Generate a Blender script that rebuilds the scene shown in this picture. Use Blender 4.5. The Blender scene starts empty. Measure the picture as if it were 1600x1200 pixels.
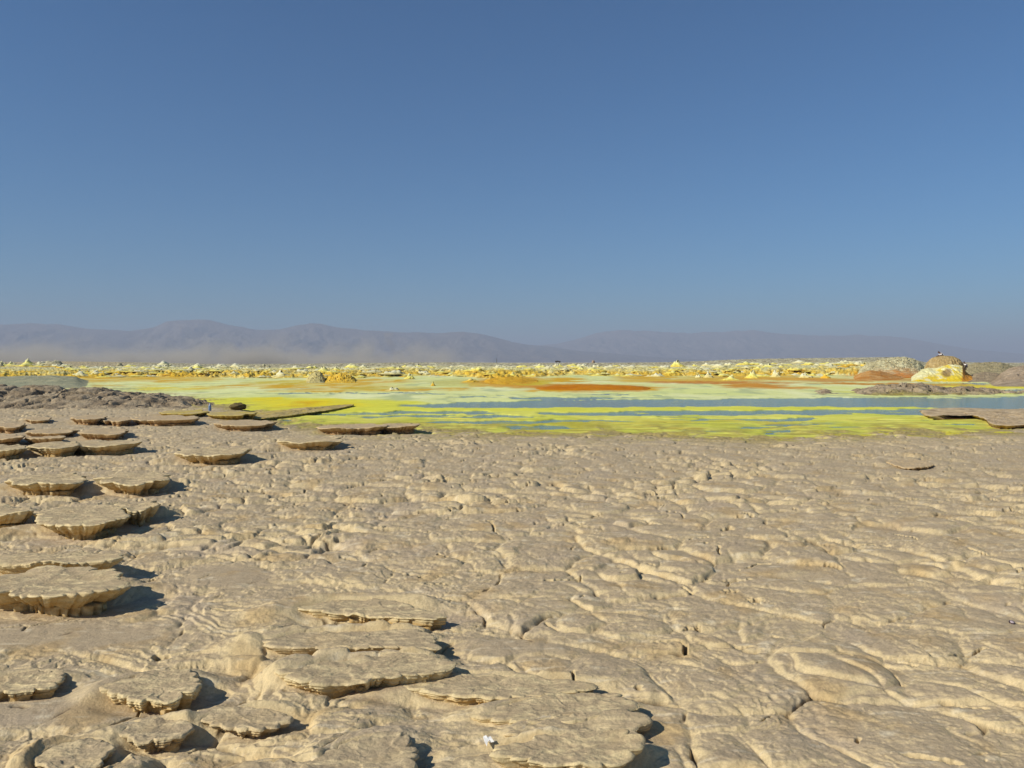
import bpy, math, random
import numpy as np
from mathutils import Vector

sc = bpy.context.scene
col = sc.collection
R = math.radians
random.seed(7)

# ------------------------------------------------------------------ camera
FPX = 1244.0            # focal length in photograph pixels (1600 wide)
HZ = 566.0              # row of the horizon in the photograph
CH = 1.6                # eye height
PITCH = math.atan((600 - HZ) / FPX)
cam_d = bpy.data.cameras.new('camera')
cam_d.sensor_width = 36.0
cam_d.lens = 36.0 * FPX / 1600.0
cam_d.clip_start = 0.05
cam_d.clip_end = 60000
cam = bpy.data.objects.new('camera', cam_d)
col.objects.link(cam)
cam.location = (0, 0, CH)
cam.rotation_euler = (R(90) - PITCH, 0, 0)
sc.camera = cam

# ------------------------------------------------------------------ world and sun
SUN = Vector((-0.78, -0.40, 0.62)).normalized()
elev = math.asin(SUN.z)
azim = math.atan2(SUN.x, SUN.y)
w = bpy.data.worlds.new('World')
sc.world = w
w.use_nodes = True
nt = w.node_tree
bg = nt.nodes['Background']
sky = nt.nodes.new('ShaderNodeTexSky')
sky.sky_type = 'NISHITA'
sky.sun_disc = False
sky.sun_elevation = elev
sky.sun_rotation = azim
sky.altitude = 0
sky.air_density = 1.0
sky.dust_density = 0.0
sky.ozone_density = 3.0
tint = nt.nodes.new('ShaderNodeMix'); tint.data_type = 'RGBA'; tint.blend_type = 'MULTIPLY'; tint.inputs[0].default_value = 1.0
tint.inputs[7].default_value = (0.39, 0.83, 1.16, 1)
nt.links.new(sky.outputs['Color'], tint.inputs[6])
nt.links.new(tint.outputs[2], bg.inputs['Color'])
bg.inputs['Strength'].default_value = 0.065
sd = bpy.data.lights.new('sun', 'SUN')
sd.energy = 5.0
sd.angle = R(0.5)
sd.color = (1.0, 0.95, 0.86)
so = bpy.data.objects.new('sun', sd)
col.objects.link(so)
so.rotation_euler = SUN.to_track_quat('Z', 'Y').to_euler()

sc.view_settings.view_transform = 'Standard'
sc.view_settings.look = 'None'
sc.view_settings.exposure = 0.13
sc.view_settings.gamma = 1.0
sc.view_settings.use_curve_mapping = False
sc.cycles.volume_step_rate = 1.0
sc.cycles.volume_max_steps = 256
sc.cycles.max_bounces = 6

# ------------------------------------------------------------------ maths helpers
CT, ST = math.cos(PITCH), math.sin(PITCH)

def G(px, py, z=0.0):
    """point of the level z seen at a pixel of the photograph"""
    px = np.asarray(px, float); py = np.asarray(py, float)
    u = (px - 800) / FPX; v = (600 - py) / FPX
    dx, dy, dz = u, CT + v * ST, v * CT - ST
    t = (z - CH) / dz
    return t * dx, t * dy

def P(x, y, z):
    """pixel of the photograph at which a point appears"""
    zc = z - CH
    dep = y * CT - zc * ST
    up = y * ST + zc * CT
    return 800 + FPX * x / dep, 600 - FPX * up / dep

def zat(py, d):
    """height of a point seen at row py at distance d"""
    v = (600 - py) / FPX
    return CH + d * (v * CT - ST) / (CT + v * ST)

def srgb(r, g, b):
    f = lambda c: (c / 255.0) / 12.92 if c <= 10 else (((c / 255.0) + 0.055) / 1.055) ** 2.4
    return np.array([f(r), f(g), f(b)])

def ss(a, b, x):
    t = np.clip((x - a) / (b - a), 0, 1)
    return t * t * (3 - 2 * t)

def hsh(ix, iy, s):
    n = (ix.astype(np.int64) * 374761393 + iy.astype(np.int64) * 668265263 + s * 974634777) & 0xffffffff
    n = ((n ^ (n >> 13)) * 1274126177) & 0xffffffff
    n = ((n ^ (n >> 15)) * 2246822519) & 0xffffffff
    return ((n ^ (n >> 16)) & 0xffffff) / float(0x1000000)

def noise(x, y, s=0):
    ix = np.floor(x); iy = np.floor(y)
    fx = x - ix; fy = y - iy
    ux = fx * fx * fx * (fx * (fx * 6 - 15) + 10); uy = fy * fy * fy * (fy * (fy * 6 - 15) + 10)
    def g(a, b):
        an = hsh(ix + a, iy + b, s) * 6.2831853
        return np.cos(an) * (fx - a) + np.sin(an) * (fy - b)
    n0 = g(0, 0) * (1 - ux) + g(1, 0) * ux
    n1 = g(0, 1) * (1 - ux) + g(1, 1) * ux
    return (n0 * (1 - uy) + n1 * uy) * 1.5

def fbm(x, y, s=0, o=4, lac=2.03, gain=0.5):
    a = 1.0; t = 0; tot = 0
    for k in range(o):
        t = t + a * noise(x, y, s + 17 * k); tot += a
        x = x * lac + 3.1; y = y * lac - 1.7; a *= gain
    return t / tot

def ridged(x, y, s=0, o=4):
    a = 1.0; t = 0; tot = 0
    for k in range(o):
        t = t + a * (1 - 2 * np.abs(noise(x, y, s + 13 * k))); tot += a
        x = x * 2.1 + 5.3; y = y * 2.1 - 2.9; a *= 0.5
    return t / tot

def voro(x, y, s=0, jit=0.9):
    """F1, F2, cell hash values and the vector to the cell centre"""
    ix = np.floor(x); iy = np.floor(y)
    f1 = np.full(x.shape, 9.0); f2 = np.full(x.shape, 9.0)
    h1 = np.zeros(x.shape); h2 = np.zeros(x.shape); h3 = np.zeros(x.shape)
    vx = np.zeros(x.shape); vy = np.zeros(x.shape)
    for a in (-1, 0, 1):
        for b in (-1, 0, 1):
            cx = ix + a; cy = iy + b
            r1 = hsh(cx, cy, s); r2 = hsh(cx, cy, s + 5)
            dx = x - (cx + 0.5 + (r1 - 0.5) * jit); dy = y - (cy + 0.5 + (r2 - 0.5) * jit)
            d = np.sqrt(dx * dx + dy * dy)
            m = d < f1
            f2 = np.where(m, f1, np.minimum(f2, d))
            f1 = np.where(m, d, f1)
            h1 = np.where(m, hsh(cx, cy, s + 9), h1)
            h2 = np.where(m, hsh(cx, cy, s + 11), h2)
            h3 = np.where(m, hsh(cx, cy, s + 12), h3)
            vx = np.where(m, dx, vx); vy = np.where(m, dy, vy)
    return f1, f2, h1, h2, h3, vx, vy

def mixc(c, k, new):
    """blend colour array c (n,3) towards new by k"""
    return c + (np.asarray(new) - c) * np.asarray(k)[..., None]

# ------------------------------------------------------------------ mesh helpers
def make_mesh(name, V, F, mat, C=None, smooth=True, parent=None):
    V = np.asarray(V, np.float32).reshape(-1, 3)
    me = bpy.data.meshes.new(name)
    me.vertices.add(len(V)); me.vertices.foreach_set('co', V.ravel())
    if isinstance(F, np.ndarray):
        F = F.astype(np.int32); k = F.shape[1]
        me.loops.add(F.size); me.loops.foreach_set('vertex_index', F.ravel())
        me.polygons.add(len(F))
        me.polygons.foreach_set('loop_start', np.arange(0, F.size, k, dtype=np.int32))
        me.polygons.foreach_set('loop_total', np.full(len(F), k, np.int32))
    else:
        lens = [len(f) for f in F]
        me.loops.add(sum(lens)); me.loops.foreach_set('vertex_index', np.concatenate([np.asarray(f, np.int32) for f in F]))
        me.polygons.add(len(F))
        st = np.concatenate([[0], np.cumsum(lens)[:-1]]).astype(np.int32)
        me.polygons.foreach_set('loop_start', st); me.polygons.foreach_set('loop_total', np.asarray(lens, np.int32))
    me.update(calc_edges=True)
    me.polygons.foreach_set('use_smooth', np.full(len(me.polygons), smooth, bool))
    if C is not None:
        a = me.color_attributes.new('Col', 'FLOAT_COLOR', 'POINT')
        cc = np.ones((len(V), 4), np.float32); cc[:, :3] = np.asarray(C).reshape(-1, 3)
        a.data.foreach_set('color', cc.ravel())
    me.materials.append(mat)
    o = bpy.data.objects.new(name, me)
    col.objects.link(o)
    if parent is not None:
        o.parent = parent
    return o

def grid_faces(nr, nc, wrap=False):
    r = np.arange(nr - 1)[:, None]; c = np.arange(nc if wrap else nc - 1)[None, :]
    c2 = (c + 1) % nc
    a = r * nc + c; b = r * nc + c2; d = (r + 1) * nc + c; e = (r + 1) * nc + c2
    return np.stack([a, b, e, d], -1).reshape(-1, 4)

def tag(o, label=None, cat=None, group=None, kind=None):
    if label: o['label'] = label
    if cat: o['category'] = cat
    if group: o['group'] = group
    if kind: o['kind'] = kind
    return o

def empty(name, loc, label, cat, group=None):
    o = bpy.data.objects.new(name, None); col.objects.link(o)
    o.location = loc; o.empty_display_size = 0.2
    return tag(o, label, cat, group)

# ------------------------------------------------------------------ materials
def mat_crust(name, rough=0.9, fine=60.0, bump=0.35, dist=0.012, var=0.22, mid=9.0, spec=0.2, flute=0.0):
    m = bpy.data.materials.new(name); m.use_nodes = True
    n = m.node_tree.nodes; L = m.node_tree.links
    b = n['Principled BSDF']
    b.inputs['Roughness'].default_value = rough
    b.inputs['Specular IOR Level'].default_value = spec
    at = n.new('ShaderNodeAttribute'); at.attribute_name = 'Col'
    tc = n.new('ShaderNodeTexCoord')
    n1 = n.new('ShaderNodeTexNoise'); n1.inputs['Scale'].default_value = fine; n1.inputs['Detail'].default_value = 6; n1.inputs['Roughness'].default_value = 0.65
    n2 = n.new('ShaderNodeTexNoise'); n2.inputs['Scale'].default_value = mid; n2.inputs['Detail'].default_value = 5; n2.inputs['Roughness'].default_value = 0.6
    for q in (n1, n2): L.new(tc.outputs['Object'], q.inputs['Vector'])
    mr = n.new('ShaderNodeMapRange'); mr.inputs['From Min'].default_value = 0.3; mr.inputs['From Max'].default_value = 0.7
    mr.inputs['To Min'].default_value = 1 - var; mr.inputs['To Max'].default_value = 1 + var
    L.new(n1.outputs['Fac'], mr.inputs['Value'])
    mr2 = n.new('ShaderNodeMapRange'); mr2.inputs['From Min'].default_value = 0.3; mr2.inputs['From Max'].default_value = 0.7
    mr2.inputs['To Min'].default_value = 1 - var * 0.6; mr2.inputs['To Max'].default_value = 1 + var * 0.6
    L.new(n2.outputs['Fac'], mr2.inputs['Value'])
    mu = n.new('ShaderNodeMath'); mu.operation = 'MULTIPLY'
    L.new(mr.outputs[0], mu.inputs[0]); L.new(mr2.outputs[0], mu.inputs[1])
    vm = n.new('ShaderNodeVectorMath'); vm.operation = 'SCALE'
    L.new(at.outputs['Color'], vm.inputs[0]); L.new(mu.outputs[0], vm.inputs['Scale'])
    L.new(vm.outputs[0], b.inputs['Base Color'])
    hsum = n.new('ShaderNodeMath'); hsum.operation = 'MULTIPLY_ADD'; hsum.inputs[1].default_value = 1.6
    L.new(n2.outputs['Fac'], hsum.inputs[0]); L.new(n1.outputs['Fac'], hsum.inputs[2])
    bp = n.new('ShaderNodeBump'); bp.inputs['Strength'].default_value = bump; bp.inputs['Distance'].default_value = dist
    L.new(hsum.outputs[0], bp.inputs['Height'])
    L.new(bp.outputs[0], b.inputs['Normal'])
    return m

def mat_plain(name, c, rough=0.6, trans=0.0, spec=0.4, bump=0.0, metal=0.0):
    m = bpy.data.materials.new(name); m.use_nodes = True
    n = m.node_tree.nodes; L = m.node_tree.links
    b = n['Principled BSDF']
    tc = n.new('ShaderNodeTexCoord'); nz = n.new('ShaderNodeTexNoise'); nz.inputs['Scale'].default_value = 14
    L.new(tc.outputs['Object'], nz.inputs['Vector'])
    mx = n.new('ShaderNodeMix'); mx.data_type = 'RGBA'
    mx.inputs[6].default_value = (*[v * 0.85 for v in c], 1); mx.inputs[7].default_value = (*[min(1, v * 1.1) for v in c], 1)
    L.new(nz.outputs['Fac'], mx.inputs[0]); L.new(mx.outputs[2], b.inputs['Base Color'])
    b.inputs['Roughness'].default_value = rough
    b.inputs['Specular IOR Level'].default_value = spec
    b.inputs['Transmission Weight'].default_value = trans
    b.inputs['Metallic'].default_value = metal
    return m

M_GROUND = mat_crust('salt_crust', fine=80, bump=0.5, dist=0.011, var=0.15, mid=14)
M_PLATE = mat_crust('salt_plate_crust', fine=80, bump=0.5, dist=0.011, var=0.15, mid=14)
M_FLAT = mat_crust('mineral_flat', rough=0.85, fine=2.5, bump=0.15, dist=0.02, var=0.10, mid=0.6, spec=0.06)
M_ROCK = mat_crust('rough_rock', fine=14, bump=0.8, dist=0.05, var=0.22, mid=3.5)
M_FAR = mat_crust('far_rock', fine=3.0, bump=0.8, dist=0.25, var=0.35, mid=0.8)
M_CLUMP = mat_crust('sulphur_crust', fine=9, bump=0.7, dist=0.06, var=0.22, mid=3.0)
M_MTN = mat_crust('mountain_rock', fine=0.02, bump=0.6, dist=25, var=0.25, mid=0.004)

# ------------------------------------------------------------------ the list of salt plates
# image ellipse of the rim (x0, x1, y back, y front), row where the foot meets the ground, label
PL = [
 (12,137,738,757,783, 'round pale salt plate, left of the nearly touching pair behind the wide scalloped plate'),
 (148,272,737,755,781, 'round pale salt plate, right of the nearly touching pair behind the wide scalloped plate'),
 (50,202,786,821,845, 'wide cream salt plate with scalloped rim, in front of the nearly touching pair'),
 (172,251,782,797,825, 'chunky salt plate tucked behind the right end of the wide scalloped plate'),
 (-70,54,788,807,834, 'salt plate cut by the left photo edge beside the wide scalloped plate'),
 (-30,196,860,880,902, 'thin low salt plate with sharp tip, just behind the largest plate at left'),
 (-60,208,884,932,960, 'largest salt plate at left with dark fluted underside and broad black shadow'),
 (272,392,699,711,728, 'isolated salt plate with dark brown underside standing alone right of the double plates'),
 (435,541,682,691,704, 'boat shaped salt plate lying in front of the pair at the lake edge'),
 (335,431,656,665,679, 'salt plate with layered front, between the lake edge pair and the drooping plate'),
 (492,602,662,669,683, 'left and larger plate of the joined pink brown pair at the lake edge'),
 (586,656,661,667,677, 'right and smaller plate of the joined pink brown pair at the lake edge'),
 (205,312,648,657,671, 'salt plate with a drooping left side and long upswept right tip, near the blue bottle'),
 (94,217,686,697,711, 'long salt plate with an upswept right end, right half of the joined double plates'),
 (42,125,689,700,715, 'short thick salt plate, left half of the joined double plates'),
 (-40,42,693,705,720, 'salt plate at the left photo edge, level with the joined double plates'),
 (122,202,668,679,688, 'salt plate with a dark wedge shaped right end behind the joined double plates'),
 (36,124,669,677,684, 'thin flat salt plate left of the plate with the dark wedge shaped end'),
 (38,104,680,686,695, 'small knobbly salt plate just behind the short thick plate'),
 (-40,42,679,686,696, 'small rounded salt plate at the left photo edge, behind a larger edge plate'),
 (108,168,648,656,667, 'small salt plate with smooth tan belly, left of the drooping one'),
 (158,205,651,659,665, 'little pale salt lump plate between the tan bellied plate and the drooping one'),
 (-15,42,660,668,677, 'low cream salt plate at the left photo edge below the dark rock mound'),
 (38,80,650,657,662, 'very small thin salt plate below the dark rock mound'),
 (322,401,642,649,655, 'yellow stained salt plate with knobbly lip beside the blue bottle'),
 (248,326,640,647,653, 'dark lipped salt plate immediately left of the yellow stained plate'),
]
def ell(x0, x1, y0, y1, n=56):
    t = np.linspace(0, 2 * math.pi, n, endpoint=False)
    return (x0 + x1) / 2 + (x1 - x0) / 2 * np.cos(t), (y0 + y1) / 2 + (y1 - y0) / 2 * np.sin(t)

def sm_poly(pts, n=72):
    """closed smooth curve through image points"""
    p = np.array(pts, float); k = len(p)
    out = []
    for i in range(k):
        p0, p1, p2, p3 = p[i - 1], p[i], p[(i + 1) % k], p[(i + 2) % k]
        for t in np.linspace(0, 1, max(3, n // k), endpoint=False):
            out.append(0.5 * ((2 * p1) + (-p0 + p2) * t + (2 * p0 - 5 * p1 + 4 * p2 - p3) * t * t + (-p0 + 3 * p1 - 3 * p2 + p3) * t ** 3))
    out = np.array(out)
    return out[:, 0], out[:, 1]

# shelves given by the image outline of their top: (points, height, tint, taper, label)
SH = [
 ([(430,641),(500,635),(547,631),(549,633),(520,639),(480,645),(440,650),(400,654),(378,651),(395,645)], -0.03, 'olive', 0.65, 'long olive stained crust ledge running out over the yellow pool'),
 ([(1438,641),(1480,637),(1560,638),(1660,640),(1680,660),(1610,662),(1575,664),(1548,661),(1536,652),(1510,646),(1490,644),(1470,649),(1450,648)], 0.02, 'tan', 0.55, 'broad brown salt shelf with a ragged black underside at the right edge of the photo'),
 ([(440,936),(520,930),(600,936),(660,950),(700,964),(672,969),(600,963),(540,957),(470,950)], 0.070, 'cream', 0.93, 'salt shelf with bright fringed front and pointed end, furthest of the three central ones'),
 ([(400,996),(500,984),(580,978),(640,982),(690,998),(678,1013),(600,1010),(500,1010),(420,1008)], 0.070, 'grey', 0.74, 'smooth grey salt shelf with blunt tip and black shadow, middle of three central ones'),
 ([(430,1046),(520,1030),(620,1020),(680,1022),(716,1034),(694,1048),(640,1055),(560,1064),(480,1066)], 0.085, 'cream', 0.86, 'deeply fluted cream fronted salt shelf, nearest of the three central ones'),
 ([(150,1066),(205,1056),(245,1046),(300,1046),(319,1062),(302,1082),(262,1096),(200,1090)], 0.085, 'cream', 0.90, 'cracked salt block with a dark shaded right face in the lower left'),
 ([(180,1140),(240,1122),(290,1120),(312,1138),(272,1153),(210,1156)], 0.05, 'grey', 0.90, 'small grey topped salt slab below the cracked block'),
 ([(300,1110),(370,1102),(440,1112),(458,1124),(410,1141),(340,1132)], 0.055, 'grey', 0.80, 'thin salt slab with a dark underlip, right of the small grey topped slab'),
 ([(620,1062),(740,1050),(880,1060),(938,1074),(880,1083),(780,1090),(680,1080)], 0.045, 'cream', 0.92, 'long white edged shelf, topmost of the overlapping stack at bottom centre'),
 ([(740,1110),(860,1084),(960,1082),(1000,1104),(940,1123),(840,1128)], 0.050, 'cream', 0.92, 'wedge shaped shelf with bright lip, second of the overlapping stack at bottom centre'),
 ([(780,1140),(900,1114),(1000,1112),(1016,1130),(985,1148),(870,1152)], 0.055, 'grey', 0.92, 'grey topped shelf with straight cream lip, third of the overlapping stack'),
 ([(760,1170),(860,1144),(970,1142),(1012,1156),(984,1184),(930,1194),(840,1188)], 0.11, 'cream', 0.72, 'lowest tilted shelf of the stack, its split tip overhanging a round black shadow'),
 ([(640,1200),(760,1174),(850,1176),(930,1200),(900,1230),(720,1240)], 0.05, 'grey', 0.9, 'grey salt shelf cut by the bottom of the photo, below the white scrap'),
 ([(470,1190),(550,1154),(610,1140),(648,1158),(652,1196),(600,1250),(480,1250)], 0.11, 'grey', 0.86, 'thick grey salt block with a black crevice along its right side at the bottom edge'),
 ([(340,1206),(380,1188),(450,1184),(500,1200),(470,1240),(380,1240)], 0.08, 'grey', 0.86, 'pale slab peeking in at the bottom edge with soft shadow on its left'),
 ([(-20,1056),(70,1046),(110,1058),(80,1074),(20,1080),(-60,1080)], 0.045, 'cream', 0.9, 'low crumbly cream shelf at the left edge above the smooth dusty hollow'),
 ([(50,1176),(110,1152),(150,1150),(182,1168),(150,1196),(80,1204)], 0.05, 'grey', 0.9, 'small crumbling slab in the bottom left corner'),
 ([(1385,720),(1420,716),(1458,724),(1440,730),(1405,728)], 0.055, 'tan', 0.85, 'small salt slab with slanting black slit underneath, on the right of the crust'),
]

plates = []      # outline world xy, height, tint, taper, label, seed
for i, (x0, x1, y0, y1, yb, lab) in enumerate(PL):
    K = FPX / (y1 - HZ)
    db = FPX * CH / (yb - HZ)
    h = min(max(CH - (db - 0.10) / K, 0.07), 0.150)
    if yb < 700: h = min(max(h, 0.08), 0.13)
    xs, ys = ell(x0, x1, y0, y1)
    wx, wy = G(xs, ys, h)
    tint = 'olive' if i in (24, 25) else ('tan' if (yb < 700) else 'cream')
    plates.append((np.array([wx, wy]).T, h, tint, 0.74, lab, 100 + i))
for i, (pts, h, tint, tp, lab) in enumerate(SH):
    if i > 1: h = h * (0.78 if i in (2, 3, 4, 11) else 0.60)
    xs, ys = sm_poly(pts)
    wx, wy = G(xs, ys, h)
    plates.append((np.array([wx, wy]).T, h, tint, tp, lab, 200 + i))

# ------------------------------------------------------------------ the ground sheet
ZL = -0.13           # level of the pools
def row_list():
    ys = []
    d = [0.5, 0.8, 1.1, 1.4, 1.7, 1.95, 2.15, 2.3, 2.45]
    y = 1340.0
    while y > 700: ys.append(y); y -= 1.05
    while y > 594: ys.append(y); y -= 0.55
    d += [FPX * CH / (q - HZ) for q in ys]
    g = d[-1]
    while g < 330: g *= 1.0075; d.append(g)
    return np.array(d)
rows = row_list()
cu = np.concatenate([np.linspace(-1.25, -0.70, 90, endpoint=False), np.linspace(-0.70, 0.70, 1180), np.linspace(0.70, 1.25, 91)[1:]])
U, D = np.meshgrid(cu, rows)
X = U * D; Y = D.copy()
nr, nc = X.shape
x = X.ravel(); y = Y.ravel()
PX, PY = P(x, y, np.full(x.shape, -0.06))

# warped copies of the coordinates
wa = fbm(x / 1.7, y / 1.7, 1, 3); wb = fbm(x / 1.7, y / 1.7, 2, 3)
wc = fbm(x / 0.35, y / 0.35, 3, 2); wd = fbm(x / 0.35, y / 0.35, 4, 2)
near = x * 0
# --- shoreline of the near crust, as rows of the photograph
shx = [-900, 0, 90, 200, 300, 360, 430, 470, 560, 700, 800, 900, 1000, 1080, 1200, 1290, 1350, 1430, 1480, 1560, 1700, 2600]
shy = [600, 601, 606, 614, 624, 632, 652, 661, 668, 669, 673, 675, 673, 678, 682, 676, 674, 672, 676, 668, 652, 640]
shore = np.interp(PX, shx, shy)
sw = fbm(x / 0.9, y / 1.6, 21, 4)
crust = ss(-4.0, 4.0, PY - shore + sw * 20 + 9 * fbm(x / 0.35, y / 0.5, 22, 3))                     # 1 on the crust, 0 on the pools
# muddy strip along the shore
mud = np.exp(-((PY - shore - 3) / 13.0) ** 2)
mudr = ss(1130, 1300, PX) * ss(650, 660, PY) * (1 - ss(676, 688, PY))

def crust_height(x, y):
    px = x + 0.30 * wa + 0.06 * wc; py = y + 0.30 * wb + 0.06 * wd
    h = 0.035 * fbm(x / 2.8, y / 2.8, 31, 3)
    # large pillows
    f1, f2, a, b, c, vx, vy = voro(px / 0.66, py / 0.70, 41)
    e = f2 - f1
    e = e + 0.05 * wd + 0.03 * noise(x / 0.07, y / 0.07, 43)
    ed1 = (1 - np.exp(-np.maximum(e, 0) / 0.10)) * 0.75 + 0.25 * ss(0, 0.6, e)
    amp = 0.55 + 0.45 * ss(-0.3, 0.3, fbm(x / 2.1, y / 2.1, 44, 2))
    k1_ = ss(0.0, 0.14, e)
    h1 = (a - 0.5) * 0.050 * k1_ + 0.050 * (ed1 - 0.7) + (0.8 * vx * (b - 0.5) + vy * (c - 0.95)) * 0.080 * (0.3 + 0.7 * k1_)
    # medium lumps
    g1, g2, a2, b2, c2, ux, uy = voro(px / 0.30 + 7.7, py / 0.31 + 3.1, 51)
    ee = g2 - g1 + 0.06 * wd
    ed2 = (1 - np.exp(-np.maximum(ee, 0) / 0.12)) * 0.8 + 0.2 * ss(0, 0.6, ee)
    lum = ss(-0.15, 0.35, fbm(x / 1.3, y / 1.3, 46, 2))
    k2_ = ss(0.0, 0.2, g2 - g1)
    h2 = ((a2 - 0.5) * 0.030 * k2_ + 0.030 * (ed2 - 0.7) + (ux * (b2 - 0.5) + uy * (c2 - 0.8)) * 0.06 * k2_) * (0.25 + 1.0 * lum) * (1 + 0.5 * ss(5, 9, y))
    # small knobs
    k1, k2, a3, b3, c3, _, _ = voro(px / 0.12, py / 0.13, 61)
    h3 = (0.006 * (ss(0, 0.5, k2 - k1) - 0.6) + (a3 - 0.5) * 0.002) * (0.25 + ss(-0.1, 0.5, fbm(x / 0.8, y / 0.8, 63, 2)))
    # thin overlapping sheets
    s = (fbm(px / 1.5, py / 1.1, 71, 4, gain=0.55)) * 9 + 0.25 * noise(x / 0.06, y / 0.06, 75)
    fr = s - np.floor(s)
    st = (np.floor(s) + ss(0.70, 1.0, fr)) * 0.013
    left = 0.08 + 0.80 * ss(1000, 600, PX)
    st = (st - s * 0.013 * 0.8) * left
    h4 = 0.0045 * ridged(x / 0.13, y / 0.13, 81, 3) + 0.002 * fbm(x / 0.03, y / 0.03, 85, 2) + 0.014 * fbm(px / 0.45, py / 0.38, 87, 4, gain=0.6)
    # open cracks
    q1, q2, qa, _, _, _, _ = voro(px / 0.62 + 2.2 + 0.5 * wc * 0.3, py / 0.55 + 9.1, 91)
    cm = ss(0.26, 0.42, fbm(x / 0.38, y / 0.38, 95, 2))
    seam = (1 - ss(0.0, 0.03, e)) * ss(0.10, 0.32, fbm(x / 0.28, y / 0.28, 98, 3))
    crack = (1 - ss(0.010, 0.040, q2 - q1 + 0.02 * noise(x / 0.03, y / 0.03, 97))) * cm
    # little pits
    z1, _, za, _, _, _, _ = voro(x / 0.5, y / 0.5, 99)
    pit = (1 - ss(0.0, 0.07, z1 + 0.12 * wc + 0.10 * noise(x / 0.035, y / 0.03, 100))) * (za > 0.5) * ss(0.0, 0.2, wd)
    s2_ = fbm(px / 0.42, py / 0.24, 73, 3) * 5 + 0.35 * noise(x / 0.035, y / 0.035, 76)
    f2_ = s2_ - np.floor(s2_)
    st2 = ((np.floor(s2_) + ss(0.8, 1.0, f2_)) - s2_ * 0.9) * 0.0075 * (0.5 + ss(-0.2, 0.3, fbm(x / 1.1, y / 1.1, 78, 2)))
    g = 0.0035 * fbm(x / 0.05, y / 0.05, 79, 3) + 0.004 * np.abs(noise(px / 0.09, py / 0.05, 80))
    H = h + amp * ((0.58 - 0.04 * ss(5, 9, y)) * h1 + (0.72 + 0.25 * ss(5, 10, y)) * h2) + 0.9 * h3 + st + 0.65 * st2 + 0.6 * g + 0.9 * h4 - 0.07 * crack - 0.05 * pit
    return H - 0.02 * seam, ed1 * 0.6 + ed2 * 0.4, np.clip(crack + pit + seam, 0, 1), st, fr

Hc, edge, crk, st, fr = crust_height(x, y)
# a calmer dusty hollow in the lower left and beside the tips
calm = ss(1.0, 0.5, np.sqrt(((PX - 60) / 260) ** 2 + ((PY - 1115) / 55) ** 2)) + ss(1.0, 0.4, np.sqrt(((PX - 90) / 260) ** 2 + ((PY - 1010) / 34) ** 2)) \
     + ss(1.0, 0.4, np.sqrt(((PX - 360) / 95) ** 2 + ((PY - 912) / 26) ** 2)) + ss(1.0, 0.4, np.sqrt(((PX - 800) / 120) ** 2 + ((PY - 1025) / 24) ** 2))
calm = np.clip(calm, 0, 1) * 0.85
Hc = Hc * (1 - calm) + calm * 0.006 * fbm(x / 0.3, y / 0.3, 33, 4)
# broad relief: towards the lake the crust falls slightly and gets finer
far = ss(6, 20, y)
Hc = Hc * (1 - 0.22 * far)
# under the lip of a plate the ground lies low, behind it the crust rises to meet the plate
for (o, h, tint, tp, lab, sd_) in plates:
    c = o.mean(0); r = (o.max(0) - o.min(0)) / 2
    dx_ = (x - c[0]) / r[0]; dy_ = (y - c[1]) / r[1]
    q = np.sqrt(dx_ ** 2 + dy_ ** 2)
    m = q < 2.2
    g_ = dx_[m] * 0.55 - dy_[m] * 0.83
    shelf = sd_ >= 200
    k = ss(1.45, 0.85, q[m])
    lo = Hc[m] * (0.85 - 0.35 * ss(1.2, 0.8, q[m])) - (0.022 if not shelf else 0.03)
    kin = ss(1.15, 0.90, q[m])
    if shelf: lo = Hc[m] * (0.85 - 0.35 * ss(1.2, 0.8, q[m])) - 0.004 - 0.026 * ss(-0.3, 0.4, g_)
    lo = lo * (1 - kin) + np.minimum(lo, h - 0.045) * kin
    Hc[m] = Hc[m] * (1 - k) + k * lo
    up_ = ss(0.25, -0.75, g_) * ss(1.7, 0.95, q[m]) * ((0.96 if sd_ in (202, 203, 204) else 0.72) if shelf else (0.75 if h > 0.1 and c[1] < 12 else 0.5))
    bury = ss(0.72, 0.92, q[m] + 0.10 * wc[m]) * (1.0 if shelf else 0.35) * ss(0.1, -0.35, g_)
    tgt = (h - 0.030) + (Hc[m] + 0.02) * (0.7 - 0.55 * kin) + bury * 0.042
    tgt = tgt + (1 - kin) * (0.014 * fbm(x[m] / 0.13, y[m] / 0.10, 301, 4) + 0.010 * ridged(x[m] / 0.3, y[m] / 0.25, 303, 3))
    Hc[m] = Hc[m] + np.maximum(tgt - Hc[m], 0) * up_
# --- pools: a bed that is above water where salt bars stand
def band(top, bot, soft=1.2):
    tx = [p[0] for p in top]; ty = [p[1] for p in top]; bx = [p[0] for p in bot]; by = [p[1] for p in bot]
    a = np.interp(QX, tx, ty, left=-1e4, right=-1e4); b = np.interp(QX, bx, by, left=-1e4, right=-1e4)
    m = ss(-soft, soft, QY - a) * ss(-soft, soft, b - QY)
    m = m * ss(tx[0], tx[0] + 60, QX) * ss(tx[-1], tx[-1] - 60, QX)
    return m
def blob(cx, cy, rx, ry, soft=0.25):
    q = np.sqrt(((QX - cx) / rx) ** 2 + ((QY - cy) / ry) ** 2)
    return ss(1 + soft, 1 - soft, q)

lw1 = fbm(x / 3.0, y / 4.0, 111, 4); lw2 = fbm(x / 2.4, y / 5.0, 113, 4)
fade = ss(20, 60, y)
QX, QY = P(x + lw1 * (0.5 + 1.8 * fade), y + (lw2 + 0.5 * fbm(x / 0.8, y / 1.2, 115, 3)) * 3.0 * y * y / 1990.0, np.full(x.shape, ZL))

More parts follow.
